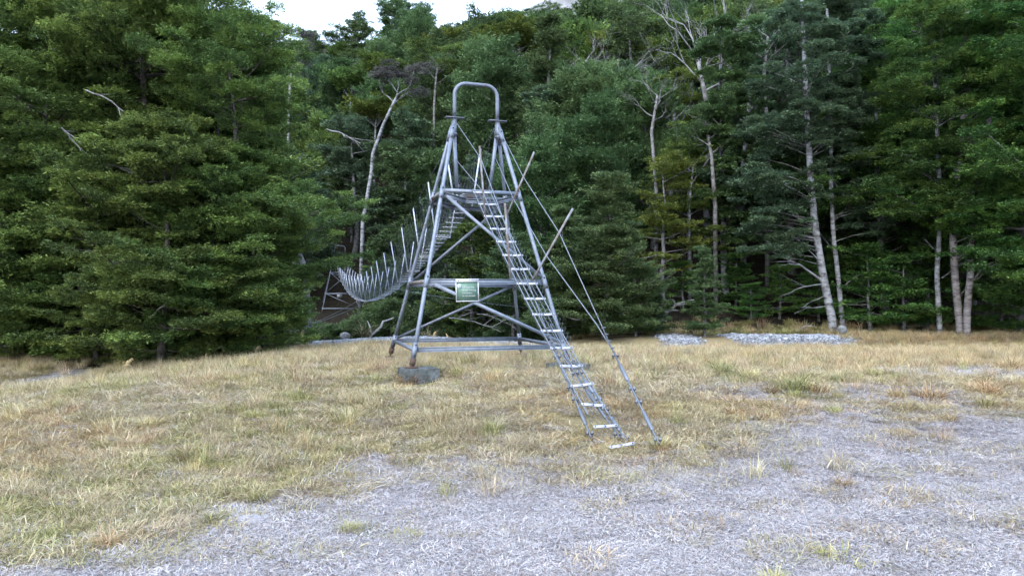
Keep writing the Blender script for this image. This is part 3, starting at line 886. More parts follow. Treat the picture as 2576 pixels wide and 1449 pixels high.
def tree_parts(seed, H, R, style='layer', pal='olive', n_br=70, n_leaf=40000, leaf=0.06, z0=0.05, trunk_r=0.16,
               bark_m='bark', lean=(0, 0), pad=(0.28, 0.55), leaf_m='leaf', path=None, top_bare=False, tips=False):
    """meshes (trunk with its limbs, crown of leaves) of one tree standing at the origin"""
    rng = np.random.default_rng(seed)
    mb = MB()
    n = 10
    if path is None:
        wob = rng.normal(0, 0.02 * H, (n, 2)).cumsum(0) * 0.35
        tp = [np.array([lean[0] * (i / (n - 1)) + wob[i][0] * (i > 0), lean[1] * (i / (n - 1)) + wob[i][1] * (i > 0), -0.2 + (H * 0.97 + 0.2) * i / (n - 1)]) for i in range(n)]
    else:
        tp = [np.array(p, float) for p in path]; n = len(tp)
    tp = np.array(tp)
    zs = tp[:, 2]
    tr = trunk_r * (1 - 0.86 * np.clip(zs / H, 0, 1)) * (1 + 0.25 * np.exp(-np.maximum(zs, 0) * 3))
    mb.tube(tp, tr, 9)
    def trunk_at(z):
        return np.array([np.interp(z, zs, tp[:, 0]), np.interp(z, zs, tp[:, 1]), z])
    pads = []
    for i in range(n_br):
        if style == 'umbrella': f = rng.uniform(0.0, 1.0); zz = H * (z0 + (1 - z0) * (0.15 + 0.6 * f))
        else: f = (i + rng.random()) / n_br; zz = H * (z0 + (1 - z0) * f * 0.97)
        az = i * 2.399 + rng.normal(0, 0.7)
        lump = 1 + 0.22 * math.sin(2 * az + f * 9 + seed) + 0.16 * math.sin(3 * az - f * 17 + 2 * seed)
        rad = R * crown_radius(style, f) * rng.uniform(0.60, 1.10) * (lump if style != 'umbrella' else 1)
        if style in ('layer', 'cone'): zz = min(H * 0.97, max(0.25, zz + rng.normal(0, 0.035 * H)))
        a = trunk_at(zz)
        o = np.array([math.cos(az), math.sin(az), 0])
        up = {'layer': rng.uniform(-0.08, 0.62), 'cone': rng.uniform(0.0, 0.55), 'round': rng.uniform(0.2, 0.8), 'umbrella': rng.uniform(0.5, 1.3)}[style]
        if style == 'umbrella':
            e = a + o * rad + np.array([0, 0, H * (0.86 + 0.12 * rng.random()) - zz - 0.10 * rad])
            m1 = a + (e - a) * 0.45 + np.array([0, 0, 0.12 * rad])
        else:
            e = a + o * rad + np.array([0, 0, up * rad])
            m1 = a + (e - a) * 0.5 + np.array([0, 0, -0.06 * rad * (1 if style != 'round' else -1)])
        br = max(0.008, 0.045 * rad / max(R, 0.1)) * (trunk_r / 0.16) ** 0.7 * 0.75
        mb.tube([a, a + (m1 - a) * 0.5, m1, m1 + (e - m1) * 0.6, e], [br, br * 0.85, br * 0.62, br * 0.4, br * 0.18], 4, False)
        npd = max(2, int(rad / (pad[0] * 0.95)))
        for k in range(npd):
            t = (k + 1) / npd
            if t < (0.42 if style == 'layer' else 0.28) and style != 'cone': continue
            q = (a + (m1 - a) * t * 2) if t < 0.5 else (m1 + (e - m1) * (t - 0.5) * 2)
            pr = rng.uniform(*pad) * (1.05 - 0.35 * t) * (1 if style != 'cone' else 0.85)
            sd = rng.normal(0, 0.30, 2) * pr
            perp = np.array([-o[1], o[0], 0])
            for s_ in ((-1, 1) if t < 0.8 else (0,)):
                w_ = s_ * rad * 0.26 * t * rng.uniform(0.4, 1.2)
                c = q + perp * w_ + np.array([sd[0], sd[1], rng.normal(0, 0.10) * pr + (0.05 if s_ else 0)])
                ox, oy = o[0] + perp[0] * s_ * 0.4, o[1] + perp[1] * s_ * 0.4
                pads.append((c[0], c[1], c[2], pr, ox, oy, up * 0.55))
                if abs(w_) > 0.15: mb.tube([q, c], [br * 0.3, br * 0.12], 3, False)
    # leader
    tpz = trunk_at(H * 0.95)
    for k in range(4):
        pads.append((tpz[0] + rng.normal(0, 0.05), tpz[1], tpz[2] - 0.18 * k * pad[1], pad[0] * (0.5 + 0.2 * k), 0, 0, 0.2))
    upf = {'layer': 0.17, 'cone': 0.18, 'round': 0.42, 'umbrella': 0.10}[style]
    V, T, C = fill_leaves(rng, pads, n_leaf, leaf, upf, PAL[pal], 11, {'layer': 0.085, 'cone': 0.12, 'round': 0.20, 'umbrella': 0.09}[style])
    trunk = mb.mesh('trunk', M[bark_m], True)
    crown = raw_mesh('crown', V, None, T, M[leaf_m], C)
    return trunk, crown

def plant(name, parts, loc, rz=0.0, sc=1.0, label=None, cat='tree', group=None, tilt=(0, 0)):
    e = empty(name, loc, 0, label, cat, group)
    e.rotation_euler = (tilt[0], tilt[1], rz)
    e.scale = (sc, sc, sc) if np.isscalar(sc) else sc
    for nme, m_ in zip(('trunk', 'crown', 'branches'), parts):
        if m_ is not None: link(bpy.data.objects.new(nme, m_), e)
    return e

# --- near beeches on the left
g0 = 'big beech trees at the left edge of the clearing'
A1 = tree_parts(21, 8.6, 2.9, 'layer', 'olive', 120, 330000, 0.064, 0.04, 0.13, 'bark_dark', pad=(0.40, 0.78))
A2 = tree_parts(22, 7.2, 2.5, 'layer', 'olive', 105, 260000, 0.064, 0.03, 0.12, 'bark_dark', pad=(0.38, 0.72))
A3 = tree_parts(23, 5.2, 2.0, 'layer', 'olive', 76, 160000, 0.060, 0.02, 0.08, 'bark_dark', pad=(0.32, 0.60))
def pl(name, parts, px, d, rz, sc, label, group=None, cat='tree', dz=0, tilt=(0, 0)):
    p = at(px, d)
    return plant(name, parts, (p[0], p[1], p[2] - 0.05 + dz), rz, sc, label, cat, group, tilt)
pl('beech_tree', A1, 590, 15.2, 2.4, (0.84, 0.84, 0.86), 'tall olive-green beech whose right edge overhangs the dark river gap', g0)
pl('beech_tree', A3, 400, 13.6, 1.0, 0.95, 'low beech with light yellow-green spray tips in front of the tall left beeches', g0)
pl('beech_tree', A2, 95, 15.2, 2.2, 0.95, 'wide beech reaching the left edge of the picture above the gravel track', g0)
pl('beech_tree', A1, 330, 16.0, 4.0, 1.10, 'tallest dark beech rising out of the top of the picture on the left', g0)
pl('beech_tree', A2, -90, 16.4, 5.2, 1.2, 'beech cut off by the left edge of the picture', g0)
pl('beech_tree', A2, 525, 17.8, 0.4, 1.10, 'dull beech behind the overhanging one with its top below the sky gap', g0)
pl('beech_tree', A1, 130, 18.5, 1.7, 1.12, 'beech behind the wide left tree with a bright sky gap beside its top', g0)
pl('beech_tree', A1, 450, 19.0, 2.9, 1.18, 'beech whose thin top has little holes of sky in it', g0)
pl('beech_tree', A3, 660, 14.6, 3.9, 0.72, 'small light green beech at the foot of the right edge of the left trees', g0)
pl('beech_tree', A3, 250, 14.3, 5.0, 0.62, 'small low beech over the stones at the left terrace edge', g0)
pl('beech_tree', A3, 30, 14.8, 5.9, 0.55, 'small low beech beside the far left end of the track', g0)
pl('beech_tree', A3, 692, 17.6, 1.9, 0.50, 'beech sprays hanging over the bare trunk at the right edge of the left trees', g0)
pl('beech_tree', A3, 520, 14.2, 0.9, 0.85, 'low full beech between the light-tipped one and the overhanging one on the left', g0)
pl('beech_tree', A3, 190, 15.4, 2.7, 1.0, 'full low beech between the two widest left trees', g0)
pl('beech_tree', A2, 250, 17.4, 3.3, 1.2, 'dark beech filling the gap between the tall left trees', g0)
# standing trunk at the right edge of that group
p_ = at(768, 19.5)
plant('tree_trunk', (MB().tube([(0, 0, -0.3), (0.02, 0, 0.8), (-0.03, 0, 1.6), (-0.12, 0, 2.3), (-0.3, 0, 2.9)], [0.20, 0.15, 0.135, 0.12, 0.03], 10).mesh('trunk', M['bark'], True), None), (p_[0], p_[1], p_[2]), 0, 1, 'bare grey trunk standing at the dark right edge of the left beeches', 'tree trunk')

# --- far and middle variants used over the hillside
FAR = []
specs = [('round', 'pale', 9.0, 2.5, 46, 20250, 0.21), ('round', 'dull', 10.0, 2.8, 50, 21600, 0.21), ('layer', 'dull', 10.5, 3.2, 55, 20250, 0.21),
         ('layer', 'grey', 9.5, 2.8, 50, 18900, 0.21), ('cone', 'dull', 9.5, 2.0, 50, 17550, 0.21), ('round', 'olive', 8.5, 2.6, 44, 18900, 0.21),
         ('umbrella', 'yellow', 9.5, 3.0, 26, 12150, 0.21), ('umbrella', 'olive', 10.5, 3.3, 28, 12825, 0.21)]
for i, (st, pa, H, R, nb, nl, lf) in enumerate(specs):
    FAR.append((st, pa, H, tree_parts(100 + i, H, R, st, pa, nb, nl, lf, 0.62 if st == 'umbrella' else 0.16, 0.20 if st != 'umbrella' else 0.17, pad=(0.55, 1.05), leaf_m='leaf_far',
                           bark_m='bark_white' if st == 'umbrella' else 'bark')))
MID = []
specs = [('round', 'pale', 6.4, 1.9, 62, 64399, 0.105), ('layer', 'olive', 6.8, 2.2, 66, 61599, 0.105), ('layer', 'grey', 7.5, 2.3, 70, 64399, 0.105),
         ('cone', 'olive', 4.8, 1.6, 70, 58799, 0.105), ('layer', 'yellow', 5.2, 1.5, 48, 36400, 0.105), ('umbrella', 'olive', 6.6, 1.9, 24, 28000, 0.105)]
for i, (st, pa, H, R, nb, nl, lf) in enumerate(specs):
    MID.append((st, pa, H, tree_parts(200 + i, H, R, st, pa, nb, nl, lf, 0.6 if st == 'umbrella' else 0.07, 0.13, pad=(0.34, 0.66),
                           bark_m='bark_white' if st in ('umbrella',) else 'bark')))
KINDWORD = {('round', 'pale'): 'rounded pale green', ('round', 'dull'): 'rounded dull green', ('layer', 'dull'): 'spreading dull green', ('layer', 'grey'): 'spreading grey-green',
            ('cone', 'dull'): 'pointed dull green', ('round', 'olive'): 'rounded olive green', ('umbrella', 'yellow'): 'flat-topped yellow-green', ('umbrella', 'olive'): 'flat-topped olive green',
            ('layer', 'olive'): 'spreading olive green', ('cone', 'olive'): 'pointed olive green', ('layer', 'yellow'): 'spreading yellow-green'}
def where(px, Y):
    z_ = [(620, 'behind the tall left beeches'), (905, 'left of the crooked white trunk'), (1146, 'left of the hoop'), (1260, 'behind the hoop of the tower'),
          (1400, 'right of the hoop'), (1560, 'above the young beeches'), (1750, 'left of the dead tree'), (1940, 'right of the dead tree'), (2180, 'behind the leaning white trunk')]
    for lim, s in z_:
        if px < lim: return s
    return 'behind the lush right trees'
def height_word(Y): return 'low on the slope' if Y < 55 else ('midway up the slope' if Y < 85 else 'near the skyline')
rf = np.random.default_rng(77)
# how high the tops of the wood stand against the sky, by bearing
SKX = [560, 600, 650, 700, 760, 805, 850, 900, 950, 1050, 1100, 1125, 1180, 1250, 1300, 1370, 1420, 1500, 1540, 1565, 1605, 1630, 2700]
SKY_ = [-60, 5, 30, 45, 75, 88, 55, 15, -20, 0, 50, 66, 45, 38, 30, 12, 14, 0, -20, 15, 15, -120, -250]
# the hillside wood: jittered rows up the slope behind the river
taken = []
y = 24.0; row = 0
while y < 122:
    step = 3.3 + 0.025 * y
    half = 0.80 * y + 5
    xs = np.arange(-half, half, step) + (row % 2) * step / 2
    for x in xs:
        X = x + rf.normal(0, step * 0.22); Y = y + rf.normal(0, step * 0.22)
        dist = Y - float(bank(X))
        if dist < (3.2 if X > -1 else 2.0): continue
        px = 1288 + F * X / Y
        if px < 560 and Y < 56: continue                 # hidden behind the left beeches
        if px < 250: continue
        if 775 < px < 905 and Y < 51.5: continue            # the dark gap where the walkway lands
        if 905 < px < 1010 and Y < 40: continue
        if dist > 88: continue
        if len(taken) >= 275: break
        taken.append((X, Y))
        z = gz(X, Y) - 0.2
        if Y < 40:
            k = int(rf.choice([0, 1, 2, 0, 4, 2])); st, pa, Ht, parts = MID[k]; sc = rf.uniform(0.85, 1.2)
            grp = 'beeches in the front rows of the wood'
            lb = f'{KINDWORD[(st, pa)]} beech in the front of the wood {where(px, Y)}'
        else:
            k = int(rf.choice([0, 1, 2, 3, 4, 5, 6, 7, 0, 1, 5] if Y < 72 else [0, 1, 2, 3, 4, 5, 0, 1])); st, pa, Ht, parts = FAR[k]; sc = rf.uniform(0.80, 1.15)
            grp = 'beeches covering the hillside'
            lb = f'{KINDWORD[(st, pa)]} beech {height_word(Y)} {where(px, Y)}'
        room = (1.6 + (750 - float(np.interp(px, SKX, SKY_)) - rf.uniform(-8, 10)) / F * Y - z) / (Ht * 1.02)
        if room < 0.42: taken.pop(); continue
        sc = min(sc, room)
        plant('beech_tree', parts, (X, Y, z), rf.uniform(0, 6.28), (max(sc, 0.7), max(sc, 0.7), sc), lb, 'tree', grp, (rf.normal(0, 0.03), rf.normal(0, 0.03)))
    y += step * 0.92; row += 1

# --- individual trees at the front of the far bank
g1 = 'young beeches along the edge of the wood'
B1 = tree_parts(31, 4.9, 1.75, 'cone', 'dull', 95, 170000, 0.060, 0.02, 0.09, pad=(0.30, 0.58))
pl('young_beech', B1, 1520, 20.4, 0.0, 1.0, 'bushy cone-shaped young beech right of the tower reaching down to the grass', g1)
pl('young_beech', B1, 1418, 21.8, 2.0, 0.86, 'slightly smaller cone-shaped beech behind the tower right leg', g1)
pl('young_beech', B1, 1600, 20.8, 4.1, 0.62, 'low bushy beech at the right foot of the big cone-shaped one', g1)
B2 = tree_parts(32, 2.55, 0.72, 'cone', 'pale', 60, 34000, 0.045, 0.02, 0.04, pad=(0.15, 0.30))
pl('young_beech', B2, 1772, 20.3, 0.0, 1.05, 'small pointed young beech standing alone between the two gravel strips', g1)
pl('young_beech', B2, 1650, 21.2, 1.5, 0.75, 'smallest young beech beside the fallen log at the wood edge', g1)
B3 = tree_parts(33, 5.6, 1.45, 'layer', 'yellow', 46, 42000, 0.062, 0.28, 0.10, pad=(0.26, 0.5))
pl('beech_tree', B3, 1668, 23.6, 0.0, 1.0, 'yellow-green layered beech left of the dark hollow', g1)
pl('beech_tree', B3, 1735, 25.5, 2.4, 1.0, 'layered beech with flat sprays above the brown bank', g1)
pl('beech_tree', MID[0][3], 1290, 25.5, 1.0, 0.72, 'pale rounded beech framed by the legs of the tower', g1)
pl('beech_tree', MID[1][3], 1190, 28.5, 3.0, 0.8, 'olive beech seen through the tower behind the sign', g1)
pl('beech_tree', MID[2][3], 1120, 33, 5.0, 0.95, 'dull beech left of the tower behind the walkway posts', g1)
pl('beech_tree', MID[1][3], 962, 37.5, 2.2, 0.62, 'olive beech covering the foot of the crooked white trunk', g1)
pl('beech_tree', MID[2][3], 985, 42, 5.6, 1.0, 'dark beech directly behind the lowest part of the walkway', g1)
pl('beech_tree', MID[0][3], 1370, 27.5, 5.0, 1.1, 'pale beech rising behind the right tower leg', g1)
pl('beech_tree', MID[0][3], 1450, 30.5, 0.7, 1.25, 'tall pale rounded beech above the cone-shaped young beech', g1)

# --- right: the pair of white trunks and their grey-green crown
def px_path(pts, d, base):
    return [((p[0] - 1288) / F * d - base[0], 0.0, 1.6 - (p[1] - 750) / F * d - base[2]) for p in pts]
def limb(mb, a, b, r0, r1, rng, sag=0.0, n=5, forks=0):
    a = np.array(a, float); b = np.array(b, float)
    t = np.linspace(0, 1, n)
    L = np.linalg.norm(b - a)
    pts = a + (b - a) * t[:, None] + rng.normal(0, 0.02 * L, (n, 3)) * (t * (1 - t) * 4)[:, None]
    pts[:, 2] += sag * L * 4 * t * (1 - t)
    mb.tube(pts, np.linspace(r0, r1, n), 6, False)
    for k in range(forks):
        i = rng.integers(1, n - 1); q = pts[i]
        d = (b - a) / L + rng.normal(0, 0.5, 3)
        e = q + d * L * rng.uniform(0.2, 0.45)
        mb.tube([q, (q + e) / 2 + rng.normal(0, 0.02 * L, 3), e], [r1 * 1.6, r1, r1 * 0.4], 4, False)
def special_tree(name, base_px, d, pts, r0, r1, bark_m, crown_spec, limbs, label, group=None, seed=1):
    base = at(base_px, d)
    path = [(0, 0, -0.3)] + px_path(pts, d, base)
    rng = np.random.default_rng(seed)
    mb = MB()
    P_ = np.array(path)
    tt = np.linspace(0, 1, 30)
    cum = np.concatenate([[0], np.cumsum(np.linalg.norm(np.diff(P_, axis=0), axis=1))]); cum /= cum[-1]
    pp = np.stack([np.interp(tt, cum, P_[:, i]) for i in range(3)], -1)
    mb.tube(pp, r0 + (r1 - r0) * tt, 10)
    for (a, b, ra, rb, fk) in limbs:
        A = px_path([a], d, base)[0]; B_ = px_path([b[:2]], d, base)[0]
        B_ = (B_[0], b[2] if len(b) > 2 else -0.4, B_[2])
        limb(mb, A, B_, ra, rb, rng, 0.04, 6, fk)
    tmesh = mb.mesh('trunk', M[bark_m], True)
    cm = None; bmesh_ = None; lb_ = MB()
    if crown_spec:
        pads = []
        for (cx, cy, w_, h_, n_, pr) in crown_spec['blobs']:
            for k in range(n_):
                a = rng.uniform(0, 2 * PI); r = math.sqrt(rng.random())
                X = (cx + math.cos(a) * r * w_ - 1288) / F * d - base[0]
                Z = 1.6 - (cy + math.sin(a) * r * h_ - 750) / F * d - base[2]
                dep = (rng.normal(0, 0.45) - crown_spec.get('front', 0.0)) * w_ / F * d
                o = np.array([X - np.interp(Z, P_[:, 2], P_[:, 0]), dep]); o = o / (np.linalg.norm(o) + 0.3)
                pads.append((X, dep, Z, pr * rng.uniform(0.7, 1.2), o[0], o[1], rng.uniform(-0.1, 0.25)))
                if k % 3 == 0:
                    q = np.array([np.interp(Z * 0.92, P_[:, 2], P_[:, 0]), 0, Z * 0.92])
                    lb_.tube([q, (q + np.array([X, dep, Z])) / 2 + (0, 0, 0.05), (X, dep, Z)], [0.018, 0.011, 0.004], 4, False)
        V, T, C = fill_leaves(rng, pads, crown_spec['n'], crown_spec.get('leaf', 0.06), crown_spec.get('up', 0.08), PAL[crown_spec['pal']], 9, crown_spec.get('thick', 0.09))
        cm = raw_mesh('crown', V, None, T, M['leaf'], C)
        bmesh_ = lb_.mesh('branches', M['bark'], True)
    return plant(name, (tmesh, cm, bmesh_), base, 0, 1, label, 'tree', group)
special_tree('beech_tree', 2096, 21.8, [(2092, 800), (2070, 690), (2050, 560), (2040, 430), (2031, 250), (2026, 120), (2020, -40)], 0.135, 0.05, 'bark_white',
    {'pal': 'grey', 'front': 0.12, 'n': 100000, 'leaf': 0.078, 'blobs': [(2010, 60, 90, 60, 26, .42), (2020, 190, 120, 60, 34, .42), (2000, 330, 130, 70, 40, .42), (1960, 470, 110, 80, 36, .40), (1930, 600, 90, 60, 22, .36), (2120, 300, 80, 120, 30, .42), (1960, 560, 120, 40, 18, .36)]},
    [((2066, 705), (1922, 632), .045, .012, 3), ((2060, 655), (1990, 600), .02, .005, 2), ((2055, 600), (1950, 604), .02, .005, 2), ((2050, 622), (1975, 618), .018, .005, 1), ((2075, 745), (2005, 775), .016, .004, 1), ((2080, 770), (1985, 788), .016, .004, 1), ((2070, 715), (1950, 745), .018, .004, 2), ((2040, 470), (1900, 470), .02, .005, 2)],
    'thicker white trunk of the pair, leaning left with bare side branches at the wood edge', None, 5)
special_tree('beech_tree', 2120, 22.2, [(2118, 805), (2108, 690), (2098, 600), (2094, 520), (2092, 440), (2093, 330), (2090, 200), (2085, 20)], 0.085, 0.035, 'bark_white',
    {'pal': 'grey', 'front': 0.3, 'n': 46000, 'leaf': 0.078, 'blobs': [(2130, 120, 60, 110, 26, .40), (2140, 440, 60, 60, 18, .36), (2170, 560, 60, 60, 16, .36)]},
    [((2100, 640), (2050, 590), .014, .004, 1), ((2112, 730), (2150, 690), .014, .004, 1)],
    'thinner white trunk of the pair, close behind the leaning one', None, 6)
special_tree('beech_tree', 1828, 25.5, [(1828, 770), (1822, 690), (1820, 600), (1822, 470), (1812, 300), (1815, 160)], 0.13, 0.05, 'bark_white',
    {'pal': 'dull', 'front': 0.8, 'n': 76000, 'leaf': 0.10, 'blobs': [(1830, 160, 80, 90, 30, .5), (1840, 330, 80, 100, 40, .5), (1815, 480, 60, 50, 22, .45), (1840, 570, 60, 40, 18, .45)]},
    [((1822, 520), (1790, 560), .03, .008, 2), ((1822, 500), (1865, 480), .03, .008, 2), ((1820, 250), (1880, 150), .03, .01, 3)],
    'beech with a mottled white trunk in the dark hollow right of the small pointed beech', None, 7)
special_tree('beech_tree', 2362, 20.9, [(2363, 835), (2360, 760), (2357, 690), (2364, 600), (2368, 520), (2360, 300), (2350, 60)], 0.082, 0.04, 'bark_white',
    {'pal': 'lush', 'front': 0.75, 'n': 80000, 'leaf': 0.074, 'blobs': [(2330, 60, 110, 80, 34, .46), (2300, 220, 110, 80, 34, .46), (2280, 380, 100, 70, 28, .44), (2320, 500, 90, 50, 18, .4), (2250, 500, 90, 60, 20, .4), (2400, 330, 90, 90, 22, .44)]},
    [((2370, 700), (2440, 640), .02, .006, 1), ((2362, 640), (2300, 600), .014, .004, 1)],
    'beech on the right with a slim ringed pale trunk and lush green foliage', None, 8)
special_tree('beech_tree', 2408, 20.4, [(2416, 835), (2408, 760), (2403, 700), (2398, 600), (2410, 450), (2430, 250), (2440, 20)], 0.115, 0.05, 'bark_pink',
    {'pal': 'lush', 'front': 0.75, 'n': 60000, 'leaf': 0.074, 'blobs': [(2440, 120, 90, 90, 30, .46), (2470, 300, 80, 80, 26, .44), (2440, 470, 80, 50, 20, .42), (2410, 560, 80, 40, 22, .38), (2430, 640, 80, 34, 20, .34)]},
    [((2415, 745), (2470, 660), .026, .008, 2)],
    'left one of two thick pinkish trunks standing together on the right', None, 9)
special_tree('beech_tree', 2434, 20.2, [(2430, 835), (2434, 760), (2442, 690), (2446, 600), (2470, 450), (2500, 250), (2530, 20)], 0.105, 0.05, 'bark_pink',
    {'pal': 'lush', 'front': 0.75, 'n': 60000, 'leaf': 0.074, 'blobs': [(2540, 120, 80, 90, 28, .46), (2550, 330, 60, 90, 22, .44), (2520, 520, 80, 50, 18, .42), (2550, 640, 60, 40, 12, .38)]},
    [], 'right one of two thick pinkish trunks standing together on the right', None, 10)
L1 = tree_parts(41, 9.0, 3.0, 'layer', 'lush', 76, 210000, 0.070, 0.08, 0.13, pad=(0.44, 0.84))
g2 = 'lush beeches filling the right side of the wood'
for px, d, rz, sc, lb in ((2230, 23.6, 0.2, 1.05, 'lush green beech between the white pair of trunks and the slim ringed trunk'),
                          (2560, 21.2, 2.0, 1.0, 'lush beech cut off by the right edge of the picture'),
                          (2440, 24.5, 3.7, 1.15, 'lush beech behind the two pinkish trunks'),
                          (2330, 27.5, 5.0, 1.2, 'tall lush beech farther back on the right'),
                          (2700, 19.0, 0.9, 1.1, 'lush beech just outside the right edge reaching in with yellow-green sprays')):
    pl('beech_tree', L1, px, d, rz, sc, lb, g2)
pl('beech_tree', MID[2][3], 1990, 26.5, 1.0, 1.3, 'grey-green beech behind the leaning white trunk', g2)
pl('beech_tree', MID[2][3], 2120, 29.5, 3.0, 1.4, 'grey-green beech high behind the white pair of trunks', g2)
U1 = tree_parts(43, 2.2, 1.25, 'layer', 'lush', 34, 22000, 0.060, 0.04, 0.05, pad=(0.22, 0.42))
g3 = 'low undergrowth beeches at the edge of the wood'
for i, (px, d, rz, sc, lb) in enumerate(((2190, 22.0, 0, 1.25, 'dark low beech shrub right of the white pair of trunks'), (2270, 21.6, 2, 1.15, 'low beech shrub under the lush trees left of the slim ringed trunk'),
        (2330, 22.6, 4, 1.3, 'low shrub just left of the slim ringed trunk'), (2520, 21.5, 1, 1.1, 'low shrub right of the two pinkish trunks'), (2060, 23.4, 5, 0.9, 'low shrub behind the foot of the leaning white trunk'),
        (1960, 23.6, 3, 0.85, 'low shrub on the dark bank left of the leaning white trunk'), (1890, 23.4, 1.2, 0.6, 'small shrub at the top of the right gravel strip'), (1720, 24.2, 0.4, 0.8, 'low shrub on the bank behind the small pointed young beech'), (1850, 24.6, 2.4, 0.9, 'low shrub on the brown bank behind the mottled white trunk'), (2575, 20.6, 2.2, 0.9, 'shrub at the right edge beside the grey boulder'))):
    pl('shrub', U1, px, d, rz, sc, lb, g3, 'shrub')
# bushes and flax on the far river bank below the walkway
U2 = tree_parts(44, 1.5, 1.1, 'round', 'dull', 26, 12000, 0.08, 0.03, 0.05, pad=(0.25, 0.5))
g4 = 'bushes on the far river bank below the walkway'
spots = [(640, 27, 1.0), (700, 30, 1.2), (935, 36.5, 1.0), (985, 36, 1.3), (1040, 33, 1.1), (1090, 31, 1.2), (1160, 29.5, 0.9), (1240, 27.5, 0.8), (1330, 26, 0.7), (700, 36, 1.5), (775, 35.5, 0.8), (835, 36, 0.7), (800, 38, 0.7), (880, 36.5, 0.8), (960, 40, 1.4), (1020, 38, 1.5)]
for i, (px, d, sc) in enumerate(spots):
    pl('bush', U2, px, d, i * 1.3, sc, f'{["low", "rounded", "ragged"][i % 3]} dull green bush on the far bank ' + ('below the left beeches' if px < 720 else 'below the far tower' if px < 800 else 'below the sagging walkway' if px < 1000 else 'behind the left tower legs' if px < 1130 else 'seen between the tower legs'), g4, 'bush', -0.1)

# --- dead and bare-limbed trees
def bare_tree(name, base_px, d, pts, r0, r1, tops, label, seed, levels=3, spread=0.55, crown=None, mat='bark_dead', frm=0.45, reach=1.0):
    base = at(base_px, d)
    rng = np.random.default_rng(seed)
    P_ = np.array([(0, 0, -0.3)] + px_path(pts, d, base))
    mb = MB(); mb.tube(P_, np.linspace(r0, r1, len(P_)), 8)
    tips = []
    def grow(p, dr, L, r, lv):
        q1 = p + dr * L * 0.5 + rng.normal(0, 0.05 * L, 3); q2 = p + dr * L + np.array([0, 0, 0.06 * L])
        mb.tube([p, q1, q2], [r, r * 0.75, r * 0.5], 5 if lv > 1 else 3, False)
        if lv == 0: tips.append(q2); return
        for k in range(rng.integers(2, 4)):
            nd = nrm(dr + rng.normal(0, spread, 3) + np.array([0, 0, 0.22]))
            grow(q2 if k < 2 else q1, nd, L * rng.uniform(0.55, 0.8), r * 0.55, lv - 1)
    for k in range(tops):
        f = frm + (1 - frm) * (k + 1) / tops
        i = f * (len(P_) - 1); a = P_[int(i)] + (P_[min(len(P_) - 1, int(i) + 1)] - P_[int(i)]) * (i - int(i))
        az = k * 2.4 + rng.uniform(0, 1)
        dr = nrm(np.array([math.cos(az), math.sin(az) * 0.7, rng.uniform(0.3, 1.2)]))
        grow(a, dr, (P_[-1][2]) * rng.uniform(0.13, 0.2) * reach, r0 * 0.42 * (1.15 - f * 0.5), levels)
    cm = None
    if crown:
        pads = [(t[0], t[1], t[2], crown['r'] * rng.uniform(0.7, 1.2), 0, 0, 0.1) for t in tips]
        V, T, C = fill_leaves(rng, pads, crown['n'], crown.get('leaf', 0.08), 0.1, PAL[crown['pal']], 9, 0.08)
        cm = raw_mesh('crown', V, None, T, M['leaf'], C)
    return plant(name, (mb.mesh('trunk', M[mat], True), cm), base, 0, 1, label, 'tree')
bare_tree('dead_tree', 1782, 27.5, [(1780, 560), (1776, 430), (1788, 300), (1768, 200), (1752, 120)], 0.16, 0.06, 7, 'leafless dead tree with a fan of pale twigs at the top of the picture', 3, 4, 0.45, None, 'bark_dead', 0.70)
bare_tree('beech_tree', 905, 41, [(912, 560), (934, 430), (937, 385), (962, 315), (985, 265), (1000, 235)], 0.125, 0.065, 5, 'crooked white trunk with a dull umbrella crown left of the hoop', 4, 2, 0.5, {'r': 0.55, 'n': 9000, 'pal': 'twig', 'leaf': 0.10}, 'bark_white', 0.80, 0.42)
bare_tree('beech_tree', 720, 46, [(724, 260), (728, 200), (730, 170)], 0.10, 0.05, 4, 'small dull umbrella-topped tree above the dark gap', 8, 2, 0.5, {'r': 0.6, 'n': 7000, 'pal': 'twig', 'leaf': 0.12}, 'bark_dead', 0.80, 0.4)
bare_tree('beech_tree', 1690, 28.5, [(1688, 420), (1694, 330), (1700, 262)], 0.12, 0.05, 6, 'pale-limbed flat-topped beech left of the dead tree', 12, 2, 0.5, {'r': 0.42, 'n': 16000, 'pal': 'yellow', 'leaf': 0.07}, 'bark_white', 0.6)
bare_tree('beech_tree', 1600, 31.5, [(1602, 380), (1597, 330), (1600, 300)], 0.12, 0.05, 5, 'umbrella tree with pale forked limbs in the middle of the wood', 13, 2, 0.5, {'r': 0.35, 'n': 8000, 'pal': 'twig', 'leaf': 0.07}, 'bark_white', 0.6)
bare_tree('dead_tree', 1560, 35, [(1562, 300), (1556, 200)], 0.12, 0.05, 6, 'grey bare-limbed tree half hidden in the middle of the wood', 14, 4, 0.55, None, 'bark_dead', 0.6)
bare_tree('dead_tree', 1870, 27, [(1872, 420), (1880, 330), (1888, 240)], 0.13, 0.05, 6, 'grey leafless tree just right of the dead tree with the fan of twigs', 15, 4, 0.5, None, 'bark_dead', 0.6)
bare_tree('beech_tree', 1090, 52, [(1092, 260), (1096, 200), (1100, 160)], 0.12, 0.06, 7, 'umbrella beech with many white forked limbs above and left of the hoop', 16, 2, 0.5, {'r': 0.8, 'n': 14000, 'pal': 'olive', 'leaf': 0.12}, 'bark', 0.55, 0.6)
bare_tree('beech_tree', 1735, 25.0, [(1735, 560), (1738, 480), (1745, 420)], 0.06, 0.03, 6, 'small crooked beech with bare white limbs over the dark hollow', 17, 2, 0.5, {'r': 0.36, 'n': 15000, 'pal': 'olive', 'leaf': 0.065}, 'bark_white', 0.5)

